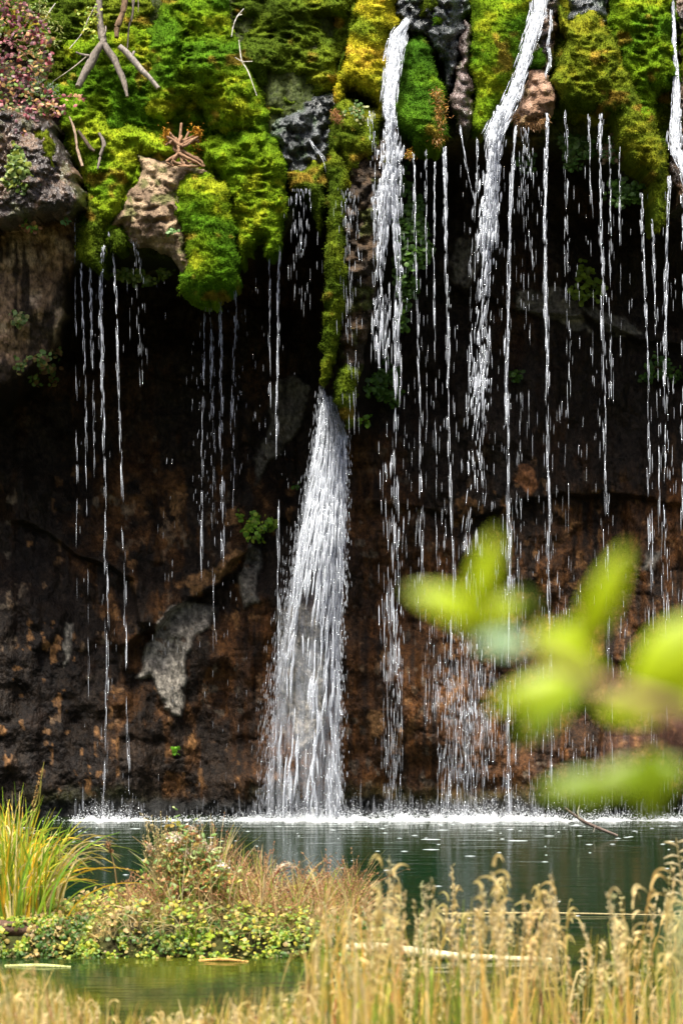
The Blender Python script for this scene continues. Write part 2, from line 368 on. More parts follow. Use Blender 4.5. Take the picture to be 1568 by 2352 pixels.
def relief(name, label, cat, poly, pal, y0=0.0, bulge=0.35, er=45, big=0.10, lump=0.05, fine=0.012, step=3.5, kind='moss', tuft=1.0, warp=7, group=None, back=0.9, seed=None, material=None, tufts_len=1.0):
    s = seed if seed is not None else int(abs(poly[0][0] * 3 + poly[0][1] * 7 + len(poly) * 11)) % 997
    p = np.asarray(poly, float)
    x0, y0_, x1, y1 = p[:, 0].min() - 14, p[:, 1].min() - 14, p[:, 0].max() + 14, p[:, 1].max() + 14
    X, Y_ = np.meshgrid(np.arange(x0, x1, step), np.arange(y0_, y1, step))
    wx = X + warp * fbm(X / 22, Y_ / 22, 0, s, 3) * 1.3; wy = Y_ + warp * fbm(X / 20, Y_ / 20, 4, s + 1, 3) * 1.6
    d = sdf(wx, wy, p)
    t = np.clip(d / er, 0, 1); prof = np.sqrt(np.clip(1 - (1 - t) ** 2, 0, 1))
    yb = brow_y(Y_) + y0
    y = yb - bulge * prof
    if kind == 'moss':
        n = fbm(X / 95, Y_ / 70, 0, s + 20, 3); l1 = 1 - np.abs(fbm(X / 30 + 0.3 * n, Y_ / 17 + n, 1, s + 21, 3)) * 1.3
        fold = vn(X / 26 + 0.6 * n, Y_ / 150, 2, s + 24)
        y = y - prof * (big * n + lump * l1 + lump * 1.1 * fold) - fine * vn(X / 5, Y_ / 4.2, 0, s + 25) * np.minimum(1, t * 3)
        col = moss_col(X, Y_, pal, s)
    else:
        n = fbm(X / 60, Y_ / 60, 0, s + 20, 4); l1 = np.abs(fbm(X / 26, Y_ / 26, 1, s + 21, 4)) * 2.0
        y = y - prof * (big * n + lump * l1) - fine * vn(X / 6, Y_ / 7, 0, s + 25)
        col = rock_col(X, Y_, pal, s)
    W = P(X, Y_, y)
    ins = d > 0
    cell = ins[:-1, :-1] & ins[1:, :-1] & ins[:-1, 1:] & ins[1:, 1:]
    F = grid_faces(*X.shape)[cell.ravel()]
    if len(F) == 0: return None
    used = np.unique(F); mp = -np.ones(X.size, int); mp[used] = np.arange(len(used)); F = mp[F]
    V = W.reshape(-1, 3)[used]; C = col.reshape(-1, 3)[used]
    # skirt: every open edge runs back into the cliff, so the cushion has thickness
    E = np.concatenate([F[:, [0, 1]], F[:, [1, 2]], F[:, [2, 3]], F[:, [3, 0]]])
    key = np.sort(E, 1) @ np.array([10 ** 7, 1]); u, idx, cnt = np.unique(key, return_index=True, return_counts=True)
    be = E[idx[cnt == 1]]; bv = np.unique(be); bm = -np.ones(len(V), int); bm[bv] = len(V) + np.arange(len(bv))
    VB = V[bv] + np.array([0, back, 0.0]); Fs = np.stack([be[:, 1], be[:, 0], bm[be[:, 0]], bm[be[:, 1]]], 1)
    Va = np.concatenate([V, VB]); Ca = np.concatenate([C, C[bv]]); Fa = np.concatenate([F, Fs])
    parts = [(Va, Fa, Ca)]
    if kind == 'moss' and tuft > 0:
        gyv = np.gradient(W, axis=0); gxv = np.gradient(W, axis=1)
        nr = norm(np.cross(gxv, gyv).reshape(-1, 3)[used]); nr = np.where(nr[:, 1:2] > 0, -nr, nr)
        k = int(len(V) * 2.2 * tuft); i = R.integers(0, len(V), k)
        pos = V[i] + R.normal(0, 0.006, (k, 3))
        ln = R.uniform(0.010, 0.028, k) * tufts_len
        parts.append(spikes(pos, nr[i], ln, R.uniform(0.003, 0.006, k), -0.25, C[i] * R.uniform(0.8, 1.2, (k, 1))))
        # fringe hanging from the lower rim
        k2 = int(len(bv) * 2.2); i = bv[R.integers(0, len(bv), k2)]
        parts.append(spikes(V[i], np.tile([[0, -0.2, -0.8]], (k2, 1)), R.uniform(0.02, 0.06, k2), R.uniform(0.003, 0.006, k2), -0.6, C[i] * 0.8))
    o = mesh_obj(name, parts, material or (M_moss if kind == 'moss' else M_tufa), smooth=(kind != 'moss'))
    tag(o, label, cat, group)
    return o

Z1 = lambda pts: [(a / 2, b / 2) for a, b in pts]
Z2 = lambda pts: [(689 + a * .5606, b * .5606) for a, b in pts]
GM = "moss cushions hanging from the cliff brow"
relief("moss_cushion", "wide green moss sheet filling the brow around the tan boulder and tangled roots", "moss",
       [(150, 90), (330, 60), (560, 120), (620, 300), (655, 370), (655, 520), (560, 560), (450, 560), (280, 560), (190, 585), (185, 500), (200, 440), (150, 330)], 'vivid', 0.09, 0.18, 40, .12, .10, group=GM)
relief("moss_cushion", "dim olive moss sheet joining the moss hood and column behind the salmon block", "moss",
       [(1060, -40), (1600, -40), (1600, 330), (1500, 360), (1400, 300), (1300, 275), (1180, 285), (1060, 285)], 'olive', 0.22, 0.12, 40, .10, .08, group=GM)
relief("moss_cushion", "dark olive moss wall set back behind the big central dome, above the blue-grey wet rocks", "moss",
       Z1([(1000, -60), (1720, -60), (1640, 150), (1590, 330), (1550, 430), (1490, 470), (1330, 540), (1240, 620), (1150, 600), (1100, 330)]), 'dark', 0.45, 0.35, 60, .28, .12, group=GM)
relief("moss_cushion", "green mossy slope behind the dead branches, left of the big central dome", "moss",
       Z1([(-80, -60), (740, -60), (720, 160), (680, 420), (700, 560), (700, 660), (640, 700), (520, 640), (430, 520), (330, 560), (230, 470), (120, 300), (-80, 200)]), 'olive', 0.40, 0.25, 50, .22, .10, group=GM)
relief("moss_cushion", "big bulging bright green moss dome in the upper left, white twig on its right side", "moss",
       Z1([(740, -60), (1040, -60), (1060, 100), (1100, 190), (1140, 300), (1185, 400), (1225, 500), (1235, 590), (1210, 625), (1100, 640), (1000, 620), (950, 580), (930, 520), (880, 480), (850, 510), (790, 560), (780, 600), (700, 570), (645, 520), (640, 430), (655, 340), (655, 240), (665, 150), (730, 50)]), 'vivid', 0.15, 0.65, 110, .16, .16, group=GM)
relief("moss_cushion", "bright yellow-green moss slope with three thin dead roots, left of the tan rock", "moss",
       Z1([(230, 400), (330, 370), (430, 470), (500, 560), (620, 570), (700, 600), (800, 640), (830, 720), (740, 745), (650, 720), (640, 780), (600, 850), (560, 960), (510, 1060), (430, 1080), (400, 960), (415, 880), (370, 780), (320, 640), (270, 540)]), 'bright', 0.02, 0.35, 60, .14, .11, group=GM)
relief("moss_cushion", "dark narrow moss tongue hanging lowest on the left, trickles falling from its tip", "moss",
       Z1([(400, 900), (470, 900), (520, 1000), (500, 1040), (480, 1100), (485, 1180), (465, 1260), (430, 1250), (400, 1210), (355, 1190), (360, 1080), (385, 1000)]), 'olive', -0.05, 0.25, 40, .06, .05, group=GM)
relief("moss_cushion", "green moss apron right of the tangled roots, spreading to the dark gap", "moss",
       Z1([(900, 650), (1000, 620), (1100, 600), (1220, 600), (1275, 690), (1315, 760), (1312, 900), (1295, 1050), (1280, 1175), (1220, 1160), (1200, 1110), (1150, 1150), (1100, 1230), (1085, 1100), (1060, 950), (1010, 830), (930, 740)]), 'vivid', -0.02, 0.45, 60, .12, .10, group=GM)
relief("tufa_rock", "tan crumbly tufa boulder under the tangled roots, moss on both sides", "rock",
       Z1([(630, 700), (700, 705), (750, 735), (830, 735), (900, 760), (960, 780), (1010, 830), (900, 850), (860, 1000), (870, 1220), (850, 1290), (820, 1230), (770, 1170), (700, 1140), (600, 1110), (570, 1040), (505, 1060), (530, 1000), (600, 860), (650, 780)]), 'tan', -0.08, 0.35, 55, .10, .09, .012, kind='rock', warp=6, group="bare rocks in the brow")
relief("moss_cushion", "long bright moss tongue hanging in front of the tan boulder with a golden tip", "moss",
       Z1([(850, 790), (900, 775), (1000, 815), (1040, 830), (1062, 950), (1085, 1050), (1096, 1200), (1092, 1330), (1035, 1350), (1000, 1400), (960, 1380), (930, 1410), (870, 1400), (838, 1330), (830, 1260), (862, 1180), (850, 1100), (800, 990), (808, 880)]), 'vivid', -0.28, 0.42, 55, .07, .045, group=GM)
relief("moss_cushion", "small green moss pad on the left foot of the tan boulder", "moss",
       Z1([(500, 1050), (550, 1055), (590, 1100), (560, 1150), (520, 1140), (495, 1100)]), 'olive', -0.2, 0.15, 20, .03, .03, group=GM)
relief("wet_rock", "shiny blue-grey wet rocks in the gap right of the central dome", "rock",
       Z1([(1205, 600), (1320, 520), (1490, 420), (1580, 400), (1560, 500), (1530, 580), (1515, 700), (1520, 760), (1480, 780), (1410, 800), (1340, 820), (1305, 800), (1280, 700), (1240, 650)]), 'slate', 0.22, 0.14, 30, .16, .16, .02, kind='rock', material=M_wet, group="bare rocks in the brow")
relief("moss_cushion", "short dark moss curtain hanging below the blue-grey wet rocks", "moss",
       Z1([(1320, 780), (1400, 765), (1440, 740), (1500, 750), (1515, 850), (1500, 950), (1480, 1060), (1440, 1010), (1400, 900), (1330, 880)]), 'olive', 0.15, 0.25, 35, .05, .05, group=GM)
relief("tufa_rock", "small bare tan hollow under the crossed dead branches", "rock",
       [(212, 228), (255, 232), (262, 262), (245, 285), (222, 262)], 'tan', 0.08, 0.12, 20, .05, .04, .01, kind='rock', group="bare rocks in the brow")
relief("moss_cushion", "golden orange moss shoulder left of the first white fall", "moss",
       Z2([(250, -60), (440, -60), (400, 60), (425, 110), (385, 140), (372, 200), (362, 350), (345, 480), (330, 500), (300, 420), (250, 370), (220, 360), (190, 340), (170, 430), (140, 440), (150, 340), (172, 260), (205, 130)]), 'gold', -0.02, 0.45, 55, .10, .06, group=GM)
relief("moss_cushion", "thin dark green moss ridge behind the golden shoulder, against the deep gap", "moss",
       Z2([(200, -60), (300, -60), (260, 60), (210, 170), (185, 260), (165, 330), (150, 330), (160, 250), (185, 140)]), 'olive', 0.2, 0.25, 30, .05, .05, group=GM)
relief("moss_cushion", "olive moss hanging under the golden shoulder on the rock pillar", "moss",
       Z2([(140, 430), (190, 400), (240, 420), (330, 440), (340, 540), (310, 640), (270, 640), (235, 710), (185, 700), (170, 620), (140, 640), (120, 600), (128, 500)]), 'olive', -0.05, 0.30, 40, .07, .07, group=GM)
relief("moss_ribbon", "long thin moss ribbon down the left edge of the rock pillar to the main fall", "moss",
       Z2([(120, 600), (190, 640), (200, 760), (175, 900), (190, 1000), (200, 1120), (175, 1300), (160, 1440), (135, 1520), (105, 1600), (85, 1560), (82, 1440), (92, 1300), (108, 1100), (100, 1000), (108, 850), (110, 700)]), 'olive', -0.12, 0.25, 28, .05, .04, group=GM)
relief("moss_cushion", "dark moss point at the foot of the rock pillar, right of the main fall's head", "moss",
       Z2([(150, 1500), (200, 1490), (240, 1500), (238, 1620), (225, 1720), (205, 1770), (190, 1760), (165, 1690), (125, 1640), (140, 1560)]), 'dark', -0.05, 0.28, 35, .05, .04, group=GM)
relief("tufa_rock", "brown root-veined rock of the central pillar behind the first white fall", "rock",
       Z2([(160, 640), (230, 600), (310, 560), (400, 520), (400, 640), (380, 760), (340, 900), (330, 1100), (300, 1300), (260, 1480), (230, 1620), (180, 1560), (140, 1480), (130, 1380), (150, 1200), (150, 900)]), 'root', 0.12, 0.30, 45, .10, .12, .02, kind='rock', group="bare rocks in the brow")
relief("wet_rock", "pile of blue-grey wet rocks at the lip of the first white fall", "rock",
       Z2([(360, 60), (430, -60), (700, -60), (680, 100), (665, 180), (655, 230), (635, 330), (605, 390), (585, 270), (520, 160), (460, 140), (420, 130)]), 'slate', 0.0, 0.35, 40, .16, .15, .025, kind='rock', material=M_wet, group="bare rocks in the brow")
relief("moss_cushion", "deep green smooth moss lobe right of the first white fall", "moss",
       Z2([(425, 190), (460, 150), (500, 135), (532, 170), (545, 220), (580, 320), (600, 370), (595, 430), (612, 520), (590, 590), (560, 625), (500, 590), (440, 575), (400, 520), (380, 470), (400, 380), (412, 270)]), 'green', -0.06, 0.42, 60, .07, .05, group=GM)
relief("moss_cushion", "small round emerald moss ball on top of the blue-grey rocks", "moss",
       Z2([(540, 60), (565, 45), (598, 52), (606, 90), (575, 110), (545, 100)]), 'green', -0.36, 0.16, 25, .02, .03, group=GM, warp=3)
relief("moss_cushion", "small olive moss wedge at the top edge between the wet rocks", "moss",
       Z2([(500, -60), (590, -60), (580, 30), (540, 50), (490, 70), (485, 20)]), 'olive', -0.25, 0.22, 25, .04, .04, group=GM, warp=3)
relief("wet_rock", "purple-brown wet rock slab between the green lobe and the tall moss column", "rock",
       Z2([(670, 80), (700, 110), (700, 280), (712, 350), (715, 450), (695, 570), (665, 545), (645, 510), (608, 430), (630, 330), (650, 230), (660, 120)]), 'purple', -0.1, 0.30, 35, .08, .08, .02, kind='rock', material=M_wet, group="bare rocks in the brow")
relief("moss_cushion", "tall smooth moss column left of the slanting white fall", "moss",
       Z2([(690, -60), (975, -60), (955, 110), (925, 240), (905, 300), (865, 370), (825, 430), (795, 540), (750, 565), (705, 540), (712, 380), (698, 290), (690, 150), (705, 50)]), 'vivid', -0.05, 0.60, 85, .10, .05, group=GM)
relief("wet_rock", "reddish wet rock chute under the slanting white fall at the top edge", "rock",
       Z2([(935, -60), (1065, -60), (1060, 60), (1050, 160), (1045, 260), (1000, 310), (940, 300), (900, 330), (930, 200), (940, 100)]), 'wetbrown', 0.0, 0.30, 40, .08, .12, .025, kind='rock', material=M_wet, group="bare rocks in the brow")
relief("moss_cushion", "little bright green moss knob beside the slanting white fall", "moss",
       Z2([(945, 215), (975, 190), (1000, 200), (1008, 250), (980, 285), (935, 275)]), 'green', -0.28, 0.15, 22, .02, .03, group=GM, warp=3)
relief("tufa_rock", "pale salmon tufa block between the slanting fall and the thin straight fall", "rock",
       Z2([(935, 285), (1000, 295), (1030, 340), (1060, 400), (1055, 440), (1020, 490), (985, 480), (960, 500), (920, 540), (880, 530), (862, 500), (890, 420), (915, 330)]), 'salmon', -0.18, 0.28, 35, .06, .06, .015, kind='rock', group="bare rocks in the brow")
relief("wet_rock", "dark blue-grey rock slab at the top edge between the two right moss masses", "rock",
       Z2([(1080, -60), (1270, -60), (1260, 80), (1250, 110), (1160, 110), (1100, 90)]), 'slate', 0.15, 0.25, 35, .08, .1, .02, kind='rock', material=M_wet, group="bare rocks in the brow")
relief("moss_cushion", "rounded moss hood right of the salmon rock, below the dark slab", "moss",
       Z2([(1062, 10), (1085, 30), (1110, 90), (1150, 50), (1200, 40), (1240, 75), (1262, 130), (1310, 200), (1330, 330), (1300, 430), (1260, 455), (1225, 445), (1180, 470), (1130, 450), (1085, 445), (1050, 390), (1025, 330), (1065, 250), (1085, 160), (1058, 60)]), 'olive', -0.10, 0.50, 65, .14, .12, group=GM)
relief("moss_cushion", "broad moss mass filling the upper right corner beside the right edge fall", "moss",
       Z2([(1255, -60), (1530, -60), (1545, 130), (1550, 330), (1500, 370), (1460, 400), (1455, 480), (1450, 600), (1380, 560), (1330, 440), (1310, 330), (1290, 200), (1262, 120)]), 'vivid', 0.0, 0.50, 65, .18, .13, group=GM)
relief("moss_cushion", "long moss beard hanging from the right masses down to the right edge fall", "moss",
       Z2([(1200, 340), (1240, 250), (1320, 260), (1400, 420), (1460, 520), (1500, 600), (1505, 700), (1480, 760), (1430, 720), (1400, 680), (1350, 640), (1300, 570), (1275, 480), (1215, 440)]), 'olive', -0.28, 0.40, 50, .08, .07, group=GM)
relief("moss_cushion", "lowest thin moss strand at the right, beside the right edge fall", "moss",
       Z2([(1430, 560), (1480, 570), (1505, 640), (1502, 760), (1500, 860), (1480, 945), (1455, 900), (1440, 800), (1425, 700)]), 'olive', -0.22, 0.28, 30, .04, .05, group=GM)
relief("wet_rock", "dark wet rock chute under the right edge fall", "rock",
       Z2([(1500, -60), (1760, -60), (1760, 900), (1540, 860), (1520, 700), (1500, 500), (1520, 350), (1545, 250)]), 'wetbrown', 0.15, 0.25, 40, .08, .1, .02, kind='rock', material=M_wet, group="bare rocks in the brow")
relief("moss_cushion", "sliver of moss on the far right edge beyond the right fall", "moss",
       Z2([(1575, 100), (1640, 80), (1680, 200), (1660, 420), (1610, 480), (1570, 420), (1558, 250)]), 'olive', -0.1, 0.3, 40, .05, .05, group=GM)
# left edge rocks
relief("wet_rock", "glistening dark rock overhang at the left edge under the red-leaved shrub", "rock",
       [(-120, 240), (60, 240), (105, 260), (130, 300), (150, 345), (175, 400), (200, 440), (203, 475), (170, 495), (110, 490), (60, 510), (-120, 530)], 'wetbrown', -0.30, 0.50, 50, .10, .08, .025, kind='rock', material=M_wet, group="bare rocks in the brow")
relief("moss_cushion", "small green moss patch on the glistening rock overhang at the left edge", "moss",
       [(85, 290), (110, 300), (125, 340), (130, 390), (112, 395), (95, 350), (80, 320)], 'olive', -0.72, 0.12, 20, .03, .03, group=GM)

# ------------------------------------------------------------------ dead wood, roots
def px_tube(pts, col, depth, **k):
    a = np.asarray(pts, float); Y = brow_y(a[:, 1]) + depth
    return tube(P(a[:, 0], a[:, 1], Y), a[:, 2] * 0.0043, col, **k)
GREYW, BRN = [0.17, 0.145, 0.12], [0.15, 0.095, 0.055]
def dead(name, label, cat, limbs, depth, col, group=None, seed=0):
    a = limbs[0][0]; base = P(a[0], a[1], brow_y(np.array(float(a[1]))) + depth)
    e = empty(name, base, label, cat, group)
    for i, l in enumerate(limbs):
        mesh_obj("limb" if i < 2 or l[0][2] > 2 else "twig", px_tube(l, col, depth - 0.02 * i, rough=0.35, seed=seed + i), M_wood, e)
    return e
GB = "dead branches stuck in the moss"
dead("dead_branch", "forked grey dead branch hanging head down over the left moss slope", "branch",
     [[(228, -30, 7), (229, 40, 8), (233, 75, 9), (240, 105, 9), (262, 135, 8), (275, 165, 7), (285, 190, 6), (293, 222, 3.5)],
      [(240, 92, 7), (216, 128, 11), (200, 160, 10), (180, 200, 8)], [(238, 85, 2.5), (243, 72, 2.5), (243, 60, 2)], [(205, 128, 3), (190, 126, 3), (175, 120, 2)]], -0.46, GREYW, GB, 3)
dead("dead_branch", "broken brown dead branch coming down from the top edge", "branch",
     [[(288, -30, 8), (286, 15, 8), (276, 45, 7), (269, 65, 7), (268, 86, 5)]], -0.42, BRN, GB, 13)
dead("dead_branch", "straight pale grey dead stick leaning on the central moss dome", "branch",
     [[(275, 107, 7), (296, 125, 8), (325, 160, 7), (345, 180, 6.5), (364, 203, 5)], [(305, 128, 3), (309, 118, 3)]], -0.55, [0.25, 0.22, 0.19], GB, 23)
dead("dead_branch", "bundle of thin hanging roots at the top edge beside the broken branch", "branch",
     [[(310, -30, 3), (305, 30, 2.6), (297, 60, 2.2), (293, 110, 1.6)], [(300, -30, 2.6), (306, 20, 2), (303, 50, 1.6)], [(312, -30, 1.2), (318, 0, 1.2), (318, 28, .8)]], -0.26, [0.15, 0.12, 0.10], GB, 33)
dead("bare_twig", "long thin pale twig curving down over the moss at the far upper left", "twig", [[(230, -4, 1.5), (205, 40, 1.5), (190, 75, 1.3), (160, 112, 1)]], -0.34, [0.4, 0.36, 0.32], GB, 43)
dead("bare_twig", "thin straight twig pointing left from the forked branch", "twig", [[(202, 128, 1.5), (165, 158, 1.3), (121, 188, 1)]], -0.34, [0.35, 0.3, 0.24], GB, 47)
dead("bare_twig", "short white twig among grass near the red-leaved shrub", "twig", [[(128, 8, 1.3), (112, 30, 1.2), (100, 50, 1)]], -0.3, [0.5, 0.46, 0.42], GB, 49)
dead("bare_twig", "branched bleached twig on the right flank of the central dome", "twig",
     [[(560, 20, 1), (545, 38, 1.3), (536, 60, 1.3), (532, 84, 1)], [(556, 33, 1), (548, 36, 1)]], -0.48, [0.55, 0.52, 0.46], GB, 53)
dead("bare_twig", "star-shaped bleached twig lower on the right flank of the central dome", "twig",
     [[(549, 92, 1), (552, 120, 1.3), (556, 142, 1.5), (570, 165, 1.3), (590, 220, .8)], [(556, 142, 1), (580, 141, .9)], [(556, 142, 1), (540, 132, .9)]], -0.48, [0.5, 0.47, 0.4], GB, 57)
dead("dead_root", "leftmost of three bare roots lying down the bright moss slope", "root", [[(160, 268, 2), (172, 300, 3), (178, 340, 3.5), (190, 382, 4)]], -0.42, [0.3, 0.22, 0.15], GB, 61)
dead("dead_root", "middle dark root curling to a point on the bright moss slope", "root", [[(180, 300, 3), (195, 322, 4), (208, 340, 5), (218, 347, 3)]], -0.42, [0.10, 0.075, 0.05], GB, 63)
dead("dead_root", "rightmost grey root with a kink on the bright moss slope", "root", [[(228, 306, 3.5), (239, 330, 4.5), (232, 355, 4), (225, 388, 2.5)]], -0.42, GREYW, GB, 67)
# tangled root on the tan rock
tg = empty("root_tangle", P(425, 385, brow_y(np.array(385.)) - 0.45), "brown tangled root knot with orange rusty ends over the tan boulder", "roots")
for q in range(2):
    pr = []
    for k in range(16):
        a0 = R.uniform(0, 1); x = 395 + 60 * a0 + R.normal(0, 6); y = 318 + R.normal(0, 8)
        if k < 9: pts = [(x - 10, y - 10, 3), (415 + R.normal(0, 8), 335, 4), (412 + R.normal(0, 6), 352, 4), (395 + R.uniform(-15, 75), 372 + R.uniform(-8, 10), 3.5), (385 + R.uniform(0, 90), 382, 2)]
        else: pts = [(380 + R.uniform(0, 14), 305 + R.uniform(0, 30), 2.5), (398, 326 + R.normal(0, 5), 3.5), (420, 330 + R.normal(0, 4), 3.5), (445, 320 + R.normal(0, 5), 3.5), (456, 303 + R.uniform(-4, 26), 2)]
        pr += px_tube(pts, [0.24, 0.14, 0.08] if q == 0 else [0.45, 0.22, 0.03], -0.55 - R.uniform(0, 0.1), rough=0.4, seed=k, sides=5, sub=3)
    if q == 0: mesh_obj("root_knot", pr, M_wood, tg)
    else:
        a = []
        for (x, y, sx, sy) in ((384, 312, 8, 14), (450, 318, 10, 22), (455, 305, 6, 8)):
            n = 160; pos = P(x + R.normal(0, sx, n) * .7, y + R.normal(0, sy, n) * .7, 24.72 + 0.0020 * 0 + brow_y(np.array(320.)) - 24.75 - 0.55 + R.normal(0, .03, n))
            a.append(spikes(pos, R.normal(0, 1, (n, 3)), R.uniform(.02, .05, n), R.uniform(.004, .008, n), -0.3, np.array([[0.5, 0.24, 0.03]]) * R.uniform(.5, 1.2, (n, 1))))
        mesh_obj("dry_moss_end", a, M_moss, tg)
# dark hollow behind the little drips above the roots
relief("hollow_rock", "small dark dripping hollow in the moss just above the tangled roots", "rock",
       [(392, 290), (402, 272), (425, 250), (442, 240), (465, 258), (475, 290), (462, 305), (440, 318), (410, 322), (392, 312)], 'wetbrown', 0.22, 0.06, 15, .03, .05, .02, kind='rock', material=M_wet, group="bare rocks in the brow")

# dry orange fern fringe
def fringe(label, pts, n, ln, col, depth, cat="dry fern", name="dry_fern"):
    a = np.array(pts, float); t = R.uniform(0, len(a) - 1, n)
    x = np.interp(t, np.arange(len(a)), a[:, 0]) + R.normal(0, 1, n) * np.interp(t, np.arange(len(a)), a[:, 2])
    y = np.interp(t, np.arange(len(a)), a[:, 1]) + R.normal(0, 4, n)
    pos = P(x, y, brow_y(y) + depth + R.normal(0, .03, n))
    d = np.stack([R.normal(0, .5, n), R.normal(-.3, .3, n), R.normal(-.5, .4, n)], 1)
    cc = np.array(col)[R.integers(0, len(col), n)] * R.uniform(.6, 1.3, (n, 1))
    tag(mesh_obj(name, [spikes(pos, d * 2, R.uniform(.5, 1.2, n) * ln, R.uniform(.003, .007, n), 0, cc)], M_leaf), label, cat, "dry ferns on the brow")
fringe("orange withered fern bunch hanging between the green lobe and purple rock", [(1000, 205, 8), (1003, 250, 11), (1000, 285, 9), (1005, 330, 6)], 900, .05, [[.5, .26, .05], [.4, .18, .04], [.2, .15, .03]], -0.45)
fringe("small orange fern tuft at the left shoulder edge of the rock pillar", [(768, 255, 6), (782, 280, 6)], 260, .05, [[.42, .22, .08], [.3, .14, .05]], -0.4)
fringe("tiny yellow fern sprig under the green lobe beside the first fall", [(936, 345, 4), (946, 362, 5)], 120, .04, [[.5, .36, .03], [.4, .18, .04]], -0.3)
fringe("brown rootlets fringing the bottom of the salmon tufa block", [(1180, 262, 4), (1200, 282, 6), (1230, 288, 7), (1250, 272, 5)], 600, .08, [[.26, .15, .07], [.35, .2, .08]], -0.38, "rootlets", "rootlet_fringe")
fringe("orange rust tuft left of the slanting fall near the top edge", [(1219, 50, 4), (1214, 75, 4)], 160, .04, [[.45, .17, .03], [.3, .12, .03]], -0.3)

# ------------------------------------------------------------------ leafy plants on the rock
LEAF_V = np.array([[0, 0, 0], [-.42, .02, .35], [.42, .02, .35], [-.38, .06, .75], [.38, .06, .75], [0, -.08, .5], [0, .1, 1.0]], float)
LEAF_F = np.array([[0, 5, 1], [0, 2, 5], [1, 5, 3], [2, 4, 5], [3, 5, 6], [5, 4, 6]])
def leaves(pos, size, nrm_bias, cols, asp=1.0, spread=.6, up=-0.4):
    n = len(pos)
    nrm = norm(np.asarray(nrm_bias) + R.normal(0, spread, (n, 3)))
    d = norm(R.normal(0, 1, (n, 3)) + np.array([0, -.2, up])); d = norm(d - nrm * (d * nrm).sum(1, keepdims=True))
    x = np.cross(d, nrm)
    ax = np.stack([x * asp, -nrm, d], 1) * np.asarray(size)[:, None, None]
    return inst(LEAF_V, LEAF_F, pos, ax, cols)
def pick(cols, n, lo=.7, hi=1.3): return np.array(cols)[R.integers(0, len(cols), n)] * R.uniform(lo, hi, (n, 1))

GP = "leafy plants growing on the wet rock"
def plant(label, cx, cy, rx, ry, n, sz, cols, depth=0.12, thick=.12, name="fern_plant", cat="plant", surf=None, asp=1.0, flower=None):
    a = R.uniform(0, 6.28, n); r = np.sqrt(R.uniform(0, 1, n)); wob = 1 + .3 * np.sin(a * 3 + cx) + .15 * np.sin(a * 7 + cy)
    x = cx + rx * r * np.cos(a) * wob; y = cy + ry * r * np.sin(a) * wob
    keep = fbm(x / 14, y / 14, 0, int(cx) % 91, 2) > -0.25; x, y = x[keep], y[keep]; n = len(x)
    yw = (cliff_y(x, y) if surf is None else brow_y(y) + surf) - depth - thick * (1 - r[keep] ** 2) * R.uniform(.3, 1, n)
    pos = P(x, y, yw)
    yc = float(yw.mean()); base = P(cx, cy, yc + .08)
    e = empty(name, base, label, cat, GP)
    mesh_obj("foliage", [leaves(pos, R.uniform(.6, 1.3, n) * sz, [0, -1, .5], pick(cols, n), asp)], M_leaf, e)
    st = []
    for k in range(min(9, max(3, n // 12))):
        j = R.integers(0, n); q = pos[j]; m = (base + q) / 2 + np.array([0, -.04, .03])
        st += tube([base, m, q], [.003, .002, .0015], [.12, .10, .03], sides=4, sub=3, seed=k)
    mesh_obj("stem", st, M_wood, e)
    return e
DG = [[.05, .12, .012], [.07, .15, .015], [.035, .08, .01]]
BG = [[.13, .26, .012], [.18, .32, .02], [.09, .2, .012], [.25, .34, .03]]
MX = [[.10, .19, .04], [.16, .24, .06], [.2, .12, .06], [.08, .13, .03], [.25, .2, .06]]
YG = [[.30, .38, .03], [.2, .33, .03], [.4, .4, .05]]
plant("bright green round-leaved fern clump on the back wall left of the main fall", 587, 1207, 38, 34, 330, .045, BG, .12)
plant("leafy trailing clump with brownish leaves low on the left dark wall", 92, 843, 50, 36, 420, .05, MX, .15)
plant("small sprig of pale leaves on the left rock below the overhang", 42, 731, 17, 16, 70, .05, [[.2, .3, .1], [.1, .2, .04], [.3, .3, .12]], .08)
plant("green round-leaved herb spilling over the glistening left overhang", 38, 385, 34, 46, 420, .055, [[.13, .2, .03], [.2, .24, .03], [.09, .15, .03]], .1, surf=-0.78)
plant("trailing pale green herb below the herb on the left overhang", 45, 430, 30, 20, 120, .04, [[.15, .24, .06], [.1, .16, .03]], .1, surf=-0.72)
plant("little pair of sprigs hanging under the left overhang lip", 72, 520, 20, 9, 60, .045, [[.12, .26, .03], [.3, .3, .04], [.3, .14, .06]], .1, surf=-0.35)
plant("tiny single sprig right of the pair under the left overhang lip", 149, 508, 9, 6, 22, .045, [[.12, .26, .08]], .1, surf=-0.3)
plant("leafy clump with pink edges on the rock pillar behind the first fall", 832, 625, 30, 36, 300, .045, [[.2, .28, .04], [.12, .2, .03], [.3, .22, .08]], .14)
plant("sparse sprigs on the rock pillar under the leafy clump", 818, 685, 22, 30, 110, .045, MX, .12)
plant("pale leaf sprigs tucked in the moss under the golden shoulder", 815, 262, 24, 26, 110, .035, [[.15, .26, .08], [.3, .3, .12], [.08, .15, .03]], .12, surf=-0.25)
plant("tall dark curtain of maidenhair fern right of the first fall", 938, 560, 36, 160, 1500, .055, DG, .2, .25, surf=0.75)
plant("dark fern patch in the shade under the first fall's broken curtain", 885, 880, 34, 46, 420, .055, DG, .15, .2)
plant("small yellow-green leaf cluster left of the shaded fern patch", 838, 967, 14, 12, 50, .05, BG, .12)
plant("round fern leaves hanging in the dark right of the thin straight fall", 1210, 370, 20, 24, 150, .05, DG, .1, surf=0.45)
